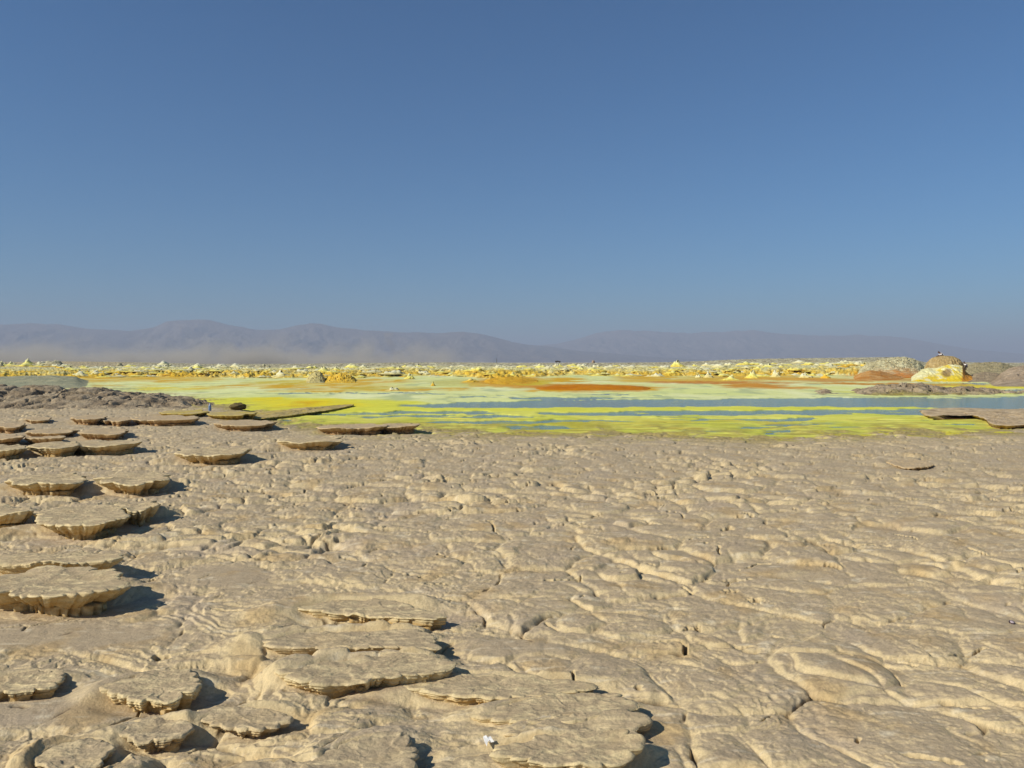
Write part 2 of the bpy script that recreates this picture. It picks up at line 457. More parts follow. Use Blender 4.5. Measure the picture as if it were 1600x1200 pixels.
mint = srgb(216, 218, 146); pale = srgb(228, 228, 172); lemon = srgb(214, 210, 76); yellow = srgb(226, 204, 44)
gold = srgb(208, 160, 28); rust = srgb(192, 122, 18); sage = srgb(160, 172, 128); mudc = srgb(150, 130, 80); cream = srgb(222, 214, 160)
LC = np.tile(mint, (len(x), 1))
s1 = fbm(x / 5.0, y / 9.0, 121, 4); s2 = fbm(x / 2.2, y / 6.0, 123, 4); s3 = fbm(x / 7.0, y / 8.0, 125, 3)
LC = mixc(LC, 0.75 * ss(0.0, 0.35, s1), pale)
LC = mixc(LC, 0.65 * ss(0.05, 0.4, s2), sage)
LC = mixc(LC, 0.45 * ss(0.05, 0.35, s3), srgb(214, 220, 130))
# yellow shallows on the near left
LC = mixc(LC, band([(230,624),(330,622),(450,622),(640,627),(700,632)], [(230,640),(330,646),(500,652),(620,640),(700,636)], 2.0), lemon)
LC = mixc(LC, band([(360,624),(430,623),(540,627),(600,631)], [(360,640),(470,645),(540,640),(600,634)], 1.5) * (0.6 + 0.4 * ss(-0.2, 0.2, s2)), yellow)
LC = mixc(LC, 0.7 * band([(270,627),(450,628),(530,630)], [(270,640),(450,642),(530,634)], 1.5) * ss(0.0, 0.3, s1 + s2), gold)
LC = mixc(LC, 0.8 * ss(633, 640, QY), lemon)
LC = mixc(LC, 0.6 * ss(640, 650, QY) * ss(0.0, 0.25, fbm(x / 1.2, 1990.0 / y / 2.0, 137, 4)), srgb(226, 216, 110))
LC = mixc(LC, 0.75 * ss(654, 668, QY) * ss(-0.15, 0.15, fbm(x / 0.9, 1990.0 / y / 1.6, 145, 4)), srgb(160, 146, 72))
LC = mixc(LC, 0.3 * ss(645, 655, QY) * ss(0.0, 0.3, fbm(x / 0.7, y / 0.8, 139, 4)), srgb(196, 160, 50))
LC = mixc(LC, 0.5 * ss(633, 642, QY) * ss(0.0, 0.3, s2), srgb(190, 196, 70))
LC = mixc(LC, 0.6 * ss(652, 664, QY) * ss(-0.05, 0.3, s1), srgb(176, 158, 50))
# orange and gold stains of the far part
for (cx, cy, rx, ry, cc, k) in [
    (200,590,110,4,gold,.8),(265,593,80,4.5,gold,.9),(320,607,32,3,gold,.9),(260,608,55,2.5,yellow,.8),(235,603,18,2,gold,.7),
    (140,594,50,4,gold,.8),(170,603,22,2,gold,.7),(385,602,28,2,gold,.8),(500,603,110,5,gold,.95),(560,596,80,4,gold,.9),(440,598,60,4,srgb(200,178,60),.8),
    (520,611,90,2.2,gold,.9),(600,607,60,3,srgb(196,170,50),.8),(635,611,22,2,gold,.9),(705,608,40,2,gold,.75),(710,598,42,5,srgb(186,178,90),.7),(745,600,20,3.5,gold,.7),
    (800,596,52,8,srgb(204,146,20),1),(835,598,38,4,srgb(200,180,50),.8),(880,594,26,4,gold,.95),(795,604,60,1.6,srgb(205,140,20),.8),
    (925,607,100,5.5,rust,1),(905,603,60,3.0,rust,1),(1010,607,20,3,gold,.7),(860,611.5,40,1.6,gold,.9),
    (1010,590,45,4,gold,.9),(1060,595,110,2.2,gold,.8),(1120,598,120,1.8,srgb(190,110,20),.85),(1180,603,48,3.6,srgb(198,128,26),.9),(1130,591,60,3,gold,.8),(1240,607,50,2,srgb(200,130,20),.8),
    (1230,592,80,3,srgb(208,150,34),.85),(1300,595,50,2.4,rust,.75),(1180,586,60,4,srgb(214,170,50),.8),(1380,588,46,6,rust,.95),(1350,582,22,4,rust,1),(1400,594,60,3,srgb(190,140,70),.6),
    (1360,600,90,1.6,rust,.9),(1500,601,60,2,srgb(196,150,20),.8),(1560,605,90,2.6,yellow,.95),(1450,603,40,2,srgb(190,120,30),.7),(1520,612,26,2,lemon,.6)]:
    LC = mixc(LC, k * blob(cx, cy, rx, ry, 0.4) * (1 if cx > 620 else 0.4 + 0.6 * ss(-0.15, 0.10, s2 + 0.5 * lw1)), cc)
LC = mixc(LC, 0.6 * ss(1270, 1340, QX) * ss(600, 606, QY) * ss(622, 614, QY) * ss(-0.1, 0.3, s2), lemon)

# dark water: where the bed lies under the level of the pool
wet = np.zeros_like(x)
for (t, b, k, sf) in [
    ([(610,634),(700,630),(860,627),(1020,624),(1200,624),(1330,622),(1700,621)], [(610,634.5),(700,637),(760,637.5),(900,636.5),(1100,635.5),(1250,636.5),(1500,638),(1700,640)], 1, 1.0),
    ([(780,621.5),(900,621),(960,621.4)], [(780,623.4),(900,625),(960,623)], 1, .6),
    ([(400,614.4),(600,614),(720,614.5)], [(400,615.6),(600,615.8),(720,615.4)], .7, .5),
    ([(830,645),(900,643.8),(1080,643.3),(1300,640.5),(1500,639.5),(1700,639)], [(830,647),(960,650),(1140,649.5),(1290,648),(1370,647),(1600,656),(1700,656)], 1, .8),
    ([(460,646),(520,645),(640,643),(790,645)], [(460,648.5),(540,650),(640,647),(790,647)], .9, .7),
    ([(560,651),(680,649),(780,648.5),(860,651)], [(560,653),(680,652.5),(780,652),(860,652.4)], 1, .6),
    ([(660,659),(780,657.5),(900,657),(1000,658)], [(660,661.5),(780,662),(900,660.5),(1000,659)], .9, .7),
    ([(780,665),(850,664),(900,668)], [(780,671),(850,672),(900,670)], .9, .9),
    ([(1060,656),(1160,655),(1270,653),(1290,656)], [(1060,657.5),(1160,658),(1270,659),(1290,657)], .8, .7),
    ([(1130,667),(1200,664),(1330,660),(1345,664)], [(1130,672),(1200,668),(1330,663),(1345,665)], .45, 1.),
    ([(1180,672),(1230,671),(1250,674)], [(1180,679),(1230,679),(1250,675)], .9, .8),
    ([(1510,609.5),(1560,609),(1700,609)], [(1510,611),(1560,611.5),(1700,611.6)], 1, .5),
    ([(1430,598.5),(1520,599),(1600,599)], [(1430,599.6),(1520,600.6),(1600,600.6)], .6, .5)]:
    wet = np.maximum(wet, k * band(t, b, sf))
streak = ss(0.24, 0.36, fbm(x / 3.5, 1990.0 / y / 2.6, 131, 4)) * ss(612, 622, QY) * 0.7
streak = streak * ss(520, 700, QX)
wet = np.maximum(wet, streak * ss(690, 640, QY))
# lemon bar between the two long waters always dry
dry = band([(520,638.5),(860,637.5),(1100,636.2),(1330,635.4),(1480,636.6)], [(520,642.5),(800,643),(1100,642),(1330,640),(1480,638)], .6)
wet = wet * (1 - dry)
wet = wet * (1 - 0.95 * ss(0.10, 0.24, fbm(x / 2.6, 1990.0 / y / 1.5, 133, 4)) * ss(900, 500, QX) - 0.9 * ss(0.20, 0.30, fbm(x / 2.6, 1990.0 / y / 1.5, 135, 4)) * ss(638, 644, QY))
wet = np.clip(wet, 0, 1)
LC = mixc(LC, dry * 0.8, lemon)
LC = mixc(LC, 0.65 * ss(0.0, 0.12, wet), srgb(158, 166, 96))
bed = ZL + 0.022 + 0.012 * fbm(x / 0.8, y / 0.8, 141, 4) - 0.20 * wet
# rims of the bars are raised a little and crusty
bed = bed + 0.02 * np.exp(-((wet - 0.35) / 0.18) ** 2) * (0.4 + fbm(x / 0.25, y / 0.25, 143, 3))
# tan crust where it merges with mud: extra stain
mudmix = np.clip(mud * 0.9 + mudr * 0.55, 0, 1)
bed = bed + 0.05 * mud * ss(-0.1, 0.3, sw)
LC = mixc(LC, mud * ss(-0.15, 0.25, sw) * 0.8, mudc)

# --- far shore: crumbly banks rising behind the pools
bank0 = np.interp(QX, [-1500,0,130,300,420,560,700,760,900,1000,1150,1290,1400,1460,1520,1600,3000], [597,592,590,589,591,590,586,592,586,588,588,586,584,586,584,584,584])
far_k = ss(1.2, -1.2, QY - bank0)
topx = [-1500,0,90,200,330,450,560,640,700,840,950,1040,1090,1140,1200,1300,1400,1425,1445,1500,1600,3000]
topy = [567,567,565.5,567,570,570,568.5,567.5,567.2,568.5,568.3,567,565.5,563,561.2,560,558.6,562,567,567,569,569]
ux_ = 800 + FPX * x / y
ty = np.interp(ux_, topx, topy)
crest_d = 215.0
ztop = CH + (HZ - ty) / FPX * crest_d
rise = ss(96, crest_d, y) ** 0.8
fall = ss(330, 240, y)
lump = ridged(x / 0.9, y / 5.0, 151, 4)
lump2 = fbm(x / 0.7, y / 3.0, 155, 3)
zf = ZL + 0.05 + rise * (ztop - ZL) * (0.35 + 0.65 * fall) * 0.97 + (0.10 + 0.30 * ss(110, 170, y)) * lump * 0.5 + 0.16 * lump2 * ss(90, 120, y)
up_b = bank0 - QY
zf = zf + 0.42 * ss(0.0, 3.2, up_b) * ss(170, 110, y) + 0.30 * ss(0, 2, up_b) * np.maximum(0, ridged(x / 0.55, y / 1.6, 157, 3)) * ss(160, 100, y)
LF = np.tile(srgb(214, 208, 150), (len(x), 1))
tan = srgb(172, 160, 124)
LF = mixc(LF, ss(118, 165, y), tan)
LF = mixc(LF, 0.8 * ss(0.05, 0.3, fbm(x / 2.6, y / 9, 161, 4)) * ss(112, 150, y), srgb(206, 200, 158))
LF = mixc(LF, 0.85 * ss(0.02, 0.22, fbm(x / 0.8, y / 5, 163, 3)) * ss(130, 180, y), srgb(112, 102, 76))
LF = mixc(LF, 0.85 * ss(0.08, 0.25, fbm(x / 0.7, y / 4, 169, 3)) * ss(115, 140, y), srgb(222, 216, 176))
LF = mixc(LF, 0.7 * ss(170, 110, y) * ss(-0.1, 0.3, fbm(x / 4, y / 9, 165, 3)), srgb(222, 206, 110))
LF = mixc(LF, 0.9 * ss(118, 96, y) * ss(-0.2, 0.1, fbm(x / 3, y / 5, 167, 3)), srgb(216, 176, 44))
LF = mixc(LF, 0.75 * ss(3.0, 1.0, up_b + 1.6 * fbm(x / 1.5, y / 3, 191, 3)), srgb(222, 186, 50))
LF = mixc(LF, ss(1.6, 0.4, up_b + 1.6 * fbm(x / 2.5, y / 3, 193, 3)), srgb(214, 170, 40))
LF = mixc(LF, 0.8 * ss(260, 150, ux_) * ss(100, 150, y), srgb(178, 160, 122))

# --- join them
isfar = far_k
zlake = bed * (1 - isfar) + zf * isfar
colL = LC + (LF - LC) * isfar[:, None]
base_crust = 0.0 - 0.10 * np.exp(-np.maximum(0, PY - shore) / 9.0)
zc = base_crust + Hc
z = zc * crust + zlake * (1 - crust)
# --- colour of the crust
Z = z.reshape(nr, nc)
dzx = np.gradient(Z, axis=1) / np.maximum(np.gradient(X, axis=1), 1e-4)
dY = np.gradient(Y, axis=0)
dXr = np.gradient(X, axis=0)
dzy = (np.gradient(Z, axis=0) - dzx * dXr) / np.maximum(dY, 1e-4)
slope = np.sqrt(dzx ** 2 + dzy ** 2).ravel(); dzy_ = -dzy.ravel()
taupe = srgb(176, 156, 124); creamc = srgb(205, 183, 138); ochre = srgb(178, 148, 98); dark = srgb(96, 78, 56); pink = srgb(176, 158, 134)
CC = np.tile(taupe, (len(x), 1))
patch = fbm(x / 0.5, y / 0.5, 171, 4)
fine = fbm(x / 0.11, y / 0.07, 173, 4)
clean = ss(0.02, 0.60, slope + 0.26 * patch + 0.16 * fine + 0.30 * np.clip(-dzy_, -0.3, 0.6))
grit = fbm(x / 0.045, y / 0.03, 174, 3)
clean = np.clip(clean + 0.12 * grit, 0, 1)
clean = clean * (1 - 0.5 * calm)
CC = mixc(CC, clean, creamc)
CC = mixc(CC, 0.55 * ss(0.05, 0.45, fbm(x / 0.42, y / 0.42, 175, 4)) , ochre)
CC = mixc(CC, 0.5 * ss(0.15, 0.5, fbm(x / 0.9, y / 0.9, 177, 3)), pink)
CC = mixc(CC, 0.5 * ss(0.25, 0.05, edge) * ss(-0.1, 0.2, patch), ochre * 0.85)
CC = mixc(CC, 0.4 * ss(0.26, 0.5, grit + 0.4 * fine), srgb(140, 118, 86))
CC = mixc(CC, 0.75 * crk, dark)
CC = mixc(CC, 0.45 * ss(0.22, 0.5, fbm(x / 0.22, y / 0.16, 185, 5, gain=0.6)), srgb(226, 212, 178))
CC = mixc(CC, 0.35 * ss(0.2, 0.5, fbm(x / 0.35, y / 0.22, 187, 5, gain=0.6)), srgb(150, 132, 108))
# wind blown pale streaks
CC = mixc(CC, 0.5 * ss(0.28, 0.5, fbm(x / 0.30, y / 0.05, 179, 3)), srgb(214, 198, 164))
CC = mixc(CC, 0.45 * far, srgb(182, 164, 130))
# olive and yellow stains by the water
st2 = np.clip(mud * 1.1 + mudr * 0.9, 0, 1)
CC = mixc(CC, st2 * 0.80 * ss(-0.30, 0.10, sw + 0.4 * fbm(x / 0.4, y / 0.6, 189, 3)), srgb(156, 138, 78))
CC = mixc(CC, np.clip(mudr + mud * 0.5, 0, 1) * ss(0.12, 0.3, fbm(x / 0.6, y / 0.9, 183, 3)) * 0.9, srgb(200, 188, 50))
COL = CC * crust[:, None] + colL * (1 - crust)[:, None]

V = np.stack([x, y, z], -1)
F = grid_faces(nr, nc)
fc = crust[F].mean(1); ff = isfar[F].mean(1)
def submesh(name, sel, mat):
    f = F[sel]
    idx = np.unique(f)
    mp = np.full(len(V), -1, np.int64); mp[idx] = np.arange(len(idx))
    return make_mesh(name, V[idx], mp[f], mat, COL[idx])
selc = fc > 0.5
self_ = (~selc) & (ff > 0.5)
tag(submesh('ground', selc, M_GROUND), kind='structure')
tag(submesh('salt_flat', (~selc) & (~self_), M_FLAT), kind='structure')
tag(submesh('terrain', self_, M_FAR), kind='structure')

# wide sheet underneath, out to the horizon
a = np.array([-30000, -6000, -2000, -600, -200, 0, 200, 600, 2000, 6000, 30000], float)
gx, gy = np.meshgrid(a, np.array([-3000, -300, -20, 100, 260, 400, 800, 1600, 3000, 6000, 12000, 30000], float))
gz = np.where(gy > 250, 0.35, -0.6) + 0 * gx
tag(make_mesh('plain', np.stack([gx, gy, gz], -1).reshape(-1, 3), grid_faces(*gx.shape), M_FAR, np.tile(srgb(186, 172, 140), (gx.size, 1))), kind='structure')

# water of the pools
wm = bpy.data.materials.new('pool_water'); wm.use_nodes = True
n = wm.node_tree.nodes; L = wm.node_tree.links; b = n['Principled BSDF']
b.inputs['Base Color'].default_value = (*srgb(100, 130, 104), 1)
b.inputs['Roughness'].default_value = 0.10
b.inputs['IOR'].default_value = 1.33
tc = n.new('ShaderNodeTexCoord'); nz = n.new('ShaderNodeTexNoise'); nz.inputs['Scale'].default_value = 5.0; nz.inputs['Detail'].default_value = 4
mp = n.new('ShaderNodeMapping'); mp.inputs['Scale'].default_value = (0.6, 1.4, 1)
L.new(tc.outputs['Object'], mp.inputs['Vector']); L.new(mp.outputs[0], nz.inputs['Vector'])
bp = n.new('ShaderNodeBump'); bp.inputs['Strength'].default_value = 0.5; bp.inputs['Distance'].default_value = 0.035
L.new(nz.outputs['Fac'], bp.inputs['Height']); L.new(bp.outputs[0], b.inputs['Normal'])
wx0 = np.array([[-80, 15], [80, 15], [130, 92], [-130, 92]], float)
tag(make_mesh('water', [(p[0], p[1], ZL) for p in wx0], np.array([[0, 1, 2, 3]]), wm), kind='structure')

# ------------------------------------------------------------------ mountains
def range_mesh(name, sil, d, depth, seed, base, soft=1.0):
    sx = [p[0] for p in sil]; sy = [p[1] for p in sil]
    us = np.linspace(sx[0], sx[-1], 900)
    ts = np.linspace(0, 1.6, 64)
    UU, TT = np.meshgrid(us, ts)
    yy = d + depth * (TT - 1)
    xx = (UU - 800) / FPX * yy
    crest = (HZ - np.interp(UU, sx, sy)) / FPX * d
    q = ridged(xx / 700, yy / 900, seed, 5)
    q2 = ridged(xx / 170 + 2 + 0.6 * fbm(xx / 300, yy / 300, seed + 2, 2), yy / 600, seed + 3, 5)
    prof = np.where(TT <= 1, TT ** 1.25, 1 - (TT - 1) * 0.9)
    amp = np.where(TT <= 1, np.sin(np.pi * np.clip(TT, 0, 1)), 0)
    zz = CH - 12 + (crest + 12) * prof + crest * amp * (0.34 * (q - 0.2) + 0.20 * q2) * soft
    zz += crest * 0.05 * fbm(xx / 150, yy / 300, seed + 9, 4) * np.clip(TT, 0, 1)
    c = np.tile(base, (xx.size, 1))
    c = mixc(c, ss(-0.1, 0.5, q2.ravel()) * 0.6 * soft, base * 1.8)
    o = make_mesh(name, np.stack([xx, yy, zz], -1).reshape(-1, 3), grid_faces(*xx.shape), M_MTN, c)
    return tag(o, kind='structure')
silL = [(-900,520),(-300,512),(0,506),(40,505),(75,506),(100,508),(130,512),(165,514),(200,516),(240,512),(260,503),(285,499),(310,499),(330,500),(350,505),(375,511),(400,514),(430,514),(465,509),(490,505),(505,507),(520,510),(560,515),(600,518),(640,519),(680,520),(725,518),(745,521),(770,526),(800,534),(830,539),(860,542),(900,547),(1000,556),(1100,562),(1200,565)]
silR = [(600,560),(700,552),(780,543),(830,540),(870,537),(900,530),(925,522),(945,518),(960,516),(1000,516.5),(1030,518),(1060,520),(1080,520),(1130,518),(1170,516),(1195,518),(1220,522),(1280,524),(1340,523),(1390,525),(1420,529),(1450,534),(1490,541),(1530,547),(1600,553),(1700,556),(1900,548),(2500,540)]
range_mesh('mountains', silL, 6500, 1500, 301, srgb(104, 92, 80), 0.6)
range_mesh('mountains', silR, 8600, 1600, 331, srgb(112, 100, 92), 0.5)

# ------------------------------------------------------------------ air
def vol_mat(name, colr, dens, aniso=0.0):
    m = bpy.data.materials.new(name); m.use_nodes = True
    n = m.node_tree.nodes; L = m.node_tree.links
    n.remove(n['Principled BSDF'])
    v = n.new('ShaderNodeVolumePrincipled')
    v.inputs['Color'].default_value = (*colr, 1); v.inputs['Density'].default_value = dens
    v.inputs['Anisotropy'].default_value = aniso
    L.new(v.outputs[0], n['Material Output'].inputs['Volume'])
    return m, n, L, v
def box_mesh(name, x0, x1, y0, y1, z0, z1, mat):
    V = [(x0,y0,z0),(x1,y0,z0),(x1,y1,z0),(x0,y1,z0),(x0,y0,z1),(x1,y0,z1),(x1,y1,z1),(x0,y1,z1)]
    return make_mesh(name, V, np.array([[0,3,2,1],[4,5,6,7],[0,1,5,4],[1,2,6,5],[2,3,7,6],[3,0,4,7]]), mat, smooth=False)
hm, _, _, _ = vol_mat('air', (0.62, 0.70, 0.84), 2.45e-4, 0.0)
tag(box_mesh('haze', -31000, 31000, -3100, 31000, -14, 372, hm), kind='stuff')

def dust(name, x0, x1, y0, y1, z1, dens, seed, sx, fallp=2.0, thr=0.42, label=None):
    m, n, L, v = vol_mat(name + '_air', (0.96, 0.88, 0.74), dens, 0.0)
    tc = n.new('ShaderNodeTexCoord')
    nz = n.new('ShaderNodeTexNoise'); nz.inputs['Scale'].default_value = 1.0; nz.inputs['Detail'].default_value = 3
    mp = n.new('ShaderNodeMapping'); mp.inputs['Scale'].default_value = (1 / sx, 1 / (sx * 2.5), 1 / (sx * 0.9)); mp.inputs['Location'].default_value = (seed, seed * 2, 0)
    L.new(tc.outputs['Object'], mp.inputs['Vector']); L.new(mp.outputs[0], nz.inputs['Vector'])
    g = n.new('ShaderNodeSeparateXYZ'); L.new(tc.outputs['Generated'], g.inputs[0])
    # density falls with height, and towards the ends
    inv = n.new('ShaderNodeMath'); inv.operation = 'SUBTRACT'; inv.inputs[0].default_value = 1; L.new(g.outputs['Z'], inv.inputs[1])
    pw = n.new('ShaderNodeMath'); pw.operation = 'POWER'; pw.inputs[1].default_value = fallp; L.new(inv.outputs[0], pw.inputs[0])
    # puffy: noise threshold rises with height
    th = n.new('ShaderNodeMath'); th.operation = 'MULTIPLY_ADD'; th.inputs[1].default_value = 0.38; th.inputs[2].default_value = thr - 0.2; L.new(g.outputs['Z'], th.inputs[0])
    sb = n.new('ShaderNodeMath'); sb.operation = 'SUBTRACT'; sb.use_clamp = True; L.new(nz.outputs['Fac'], sb.inputs[0]); L.new(th.outputs[0], sb.inputs[1])
    ex = n.new('ShaderNodeMath'); ex.operation = 'SUBTRACT'; ex.inputs[0].default_value = 1; L.new(g.outputs['X'], ex.inputs[1])
    e2 = n.new('ShaderNodeMath'); e2.operation = 'MULTIPLY'; e2.inputs[1].default_value = 3.0; e2.use_clamp = True; L.new(ex.outputs[0], e2.inputs[0])
    m1 = n.new('ShaderNodeMath'); m1.operation = 'MULTIPLY'; L.new(pw.outputs[0], m1.inputs[0]); L.new(sb.outputs[0], m1.inputs[1])
    m2 = n.new('ShaderNodeMath'); m2.operation = 'MULTIPLY'; L.new(m1.outputs[0], m2.inputs[0]); L.new(e2.outputs[0], m2.inputs[1])
    m3 = n.new('ShaderNodeMath'); m3.operation = 'MULTIPLY'; m3.inputs[1].default_value = dens; L.new(m2.outputs[0], m3.inputs[0])
    L.new(m3.outputs[0], v.inputs['Density'])
    o = box_mesh(name, x0, x1, y0, y1, -0.9, z1, m)
    return tag(o, kind='stuff')
dust('dust_cloud', -330, -8, 350, 440, 19, 0.34, 3.0, 15, 1.5, 0.48)
# twisting dust column
cz = np.linspace(0, 17, 24); V = []
for k, q in enumerate(cz):
    r = 1.3 + 0.8 * math.sin(k * 0.5) ** 2 + q * 0.06
    cx = -63 + 1.9 * math.sin(q * 0.33) - 0.02 * q
    for t in range(16):
        an = t / 16 * 2 * math.pi
        V.append((cx + r * math.cos(an) * (1 + 0.15 * math.sin(3 * an + k)), 420 + r * math.sin(an), q))
dm, _, _, _ = vol_mat('dust_column_air', (0.80, 0.68, 0.50), 0.028)
Fd = [tuple(f) for f in grid_faces(24, 16, wrap=True)] + [tuple(range(15, -1, -1)), tuple(range(23 * 16, 24 * 16))]
tag(make_mesh('dust_devil', V, Fd, dm), 'thin twisting dust column rising in front of the mountains left of centre', 'dust devil')

# ------------------------------------------------------------------ salt plates
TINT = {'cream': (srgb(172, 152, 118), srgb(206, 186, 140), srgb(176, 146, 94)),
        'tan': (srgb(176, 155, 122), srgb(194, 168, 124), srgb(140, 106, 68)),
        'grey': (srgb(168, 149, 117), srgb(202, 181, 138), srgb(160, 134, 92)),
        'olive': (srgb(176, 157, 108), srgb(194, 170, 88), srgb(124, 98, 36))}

def smoothed(o, n, seed, dist_):
    # resample the closed outline to n points by arc length, then roughen it
    q = np.vstack([o, o[:1]])
    s = np.concatenate([[0], np.cumsum(np.hypot(*np.diff(q, axis=0).T))])
    t = np.linspace(0, s[-1], n, endpoint=False)
    xx = np.interp(t, s, q[:, 0]); yy = np.interp(t, s, q[:, 1])
    c = np.array([xx.mean(), yy.mean()])
    dx = xx - c[0]; dy = yy - c[1]
    a = np.arctan2(dy, dx)
    size = s[-1] / 6.283
    wob = (0.24 if seed < 200 else 0.05) * fbm(np.cos(a) * 1.6 + seed * 3.1, np.sin(a) * 1.6 + seed, seed, 4) + 0.05 * noise(np.cos(a) * 4 + seed, np.sin(a) * 4, seed + 1)
    # scallops along the rim
    arc = t / 0.07; arc0 = t
    sc_ = np.exp(-(noise(arc * 0.42, arc * 0 + seed, seed + 2) / 0.10) ** 2)
    k = 1 + wob - sc_ * 0.03 / max(size, 0.2)
    rg = np.random.RandomState(seed)
    if seed < 200:
        for _ in range(rg.randint(2, 6)):
            a0 = rg.rand() * 6.283; wd_ = 0.05 + 0.16 * rg.rand(); dp = 0.05 + 0.16 * rg.rand()
            da = (a - a0 + math.pi) % (2 * math.pi) - math.pi
            k = k - dp * ss(wd_ * 1.25, wd_ * 0.75, np.abs(da))
    if seed in (200, 201):
        k = k + (0.12 * fbm(arc0 / 0.30, arc0 * 0 + seed, seed, 6, gain=0.72)) / np.maximum(np.hypot(dx, dy), 0.3) * 2.0
    return c, dx * k, dy * k, a, size, t

def make_plate(o, h, tint, taper, label, seed):
    dist_ = float(o[:, 1].mean())
    n = 300 if dist_ < 8 else (200 if dist_ < 14 else 130)
    if seed in (200, 201): n = 560
    vf = 0.35 + 0.9 * np.random.RandomState(seed + 7).rand()
    c, dx, dy, a, size, arc = smoothed(o, n, seed, dist_)
    top, rimc, under = TINT[tint]
    cx, cy = c
    shelf = seed >= 200
    gz = -0.11 if seed in (200, 201) else -0.01
    T = h - gz
    root = empty('salt_plate', (cx, cy, 0), label, 'salt plate', None)
    nt_ = 46 if dist_ < 14 else 22
    rings = []; cols = []
    Lr = np.hypot(dx, dy)
    per = arc[-1]
    # slow rise and fall of the rim so that the lip waves
    wave = 0.10 * T * noise(np.cos(a) * 1.7 + seed, np.sin(a) * 1.7, seed + 21) * 2
    tiltx = (0.020 if not shelf else 0.006)
    for t in np.concatenate([np.linspace(0.02, 0.9, nt_), [0.94, 0.97, 0.99, 1.0]]):
        X_ = dx * t; Y_ = dy * t
        wxx = X_ + cx; wyy = Y_ + cy
        s_ = fbm(wxx / 0.45, wyy / 0.35, seed, 4) * 5
        fr_ = s_ - np.floor(s_)
        stp = (np.floor(s_) + ss(0.7, 1, fr_) - s_ * 0.8) * 0.005
        zz = h - 0.010 * (1 - t) + (0.08 * fbm(wxx / 0.6, wyy / 0.6, seed + 31, 5, gain=0.68) if seed in (200, 201) else 0) * (1 - t ** 8) + stp * (1 - 0.7 * t ** 6) + (0.018 if shelf else 0.014) * fbm(wxx / 0.25, wyy / 0.18, seed + 5, 5, gain=0.62) - 0.012 * max(0, t - 0.96) / 0.04
        zz = zz + tiltx * t * t * (X_ / max(size, .1)) + wave * t * t
        rings.append(np.stack([X_, Y_, zz], -1))
        k = 0.7 * ss(0.0, 0.42, fbm(wxx / 0.25, wyy / 0.05, seed + 7, 4)) + 0.35 * ss(0.0, 0.4, fbm(wxx / 0.12, wyy / 0.10, seed + 12, 3)) + 0.9 * ss(0.95, 0.99, t + 0.012 * noise(arc / 0.03, arc * 0, seed)) + 0.5 * ss(0.8, .97, fr_)
        cc = mixc(np.tile(top, (n, 1)), np.clip(k, 0, 1), rimc * 1.05)
        cc = mixc(cc, 0.4 * ss(0.1, 0.4, fbm(wxx / 0.3, wyy / 0.3, seed + 8, 3)), srgb(184, 160, 118))
        if seed in (200, 201, 124, 125): cc = mixc(cc, 0.5 * ss(0.0, 0.3, fbm(wxx / 0.5, wyy / 0.8, seed + 9, 4)), srgb(190, 168, 56) if seed != 201 else srgb(150, 124, 92))
        if seed == 201:
            cc = mixc(cc, 0.6 * ss(0.02, 0.3, fbm(wxx / 0.7, wyy / 0.25, seed + 33, 4)), srgb(134, 112, 84)); cc = mixc(cc, 0.5 * ss(0.05, 0.3, fbm(wxx / 0.4, wyy / 0.2, seed + 35, 4)), srgb(214, 194, 160))
        cols.append(cc)
    lip = 0.66 * T
    inset = min(0.85 * T, 0.26 * size) if not shelf else (1 - taper) * 3.0 * T
    ns = 22
    fl = np.exp(-(noise(arc / 0.055, arc * 0 + 0.3, seed + 3) / 0.09) ** 2); fl2 = noise(arc / 0.014, arc * 0 + 0.7, seed + 4)
    big = np.exp(-(noise(arc / 0.17, arc * 0 + 0.9, seed + 17) / 0.12) ** 2)
    for j in range(1, ns + 1):
        q = j / ns
        push = inset * q ** 1.35 + min(1, q * 3) * vf * (0.018 * fl + 0.042 * big) - 0.005 * fl2 - 0.004 * math.sin(q * 16 + seed)
        kk = np.clip(1 - push / np.maximum(Lr, 0.05), 0.2, 1.1)
        zz = (h - 0.012) - lip * q * (1 + 0.22 * noise(arc / 0.22, arc * 0 + .5, seed + 6))
        zz = zz + tiltx * (dx / max(size, .1)) + wave * (1 - 0.6 * q) + 0.008 * noise(arc / 0.05, arc * 0 + q * 3, seed + 9) * q
        rings.append(np.stack([dx * kk, dy * kk, zz + 0 * dx], -1))
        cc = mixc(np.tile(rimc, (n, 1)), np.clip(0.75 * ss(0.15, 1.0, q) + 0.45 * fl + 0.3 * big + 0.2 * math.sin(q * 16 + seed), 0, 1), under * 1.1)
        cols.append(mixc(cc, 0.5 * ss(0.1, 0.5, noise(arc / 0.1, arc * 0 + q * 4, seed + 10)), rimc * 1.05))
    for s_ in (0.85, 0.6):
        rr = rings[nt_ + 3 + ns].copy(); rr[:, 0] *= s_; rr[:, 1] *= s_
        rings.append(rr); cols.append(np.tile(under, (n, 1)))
    Vn = np.concatenate(rings); Cn = np.concatenate(cols)
    F_ = grid_faces(len(rings), n, wrap=True)[:, ::-1]
    Vn = np.vstack([Vn, [[0, 0, h - 0.012]]]); Cn = np.vstack([Cn, top[None]])
    ci = len(Vn) - 1
    tri = [(i, (i + 1) % n, ci) for i in range(n)]
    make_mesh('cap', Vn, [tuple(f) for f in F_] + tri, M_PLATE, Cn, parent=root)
    rings = []; cols = []
    fl3 = noise(arc / 0.09, arc * 0 + 1.3, seed + 13)
    zt = h - lip
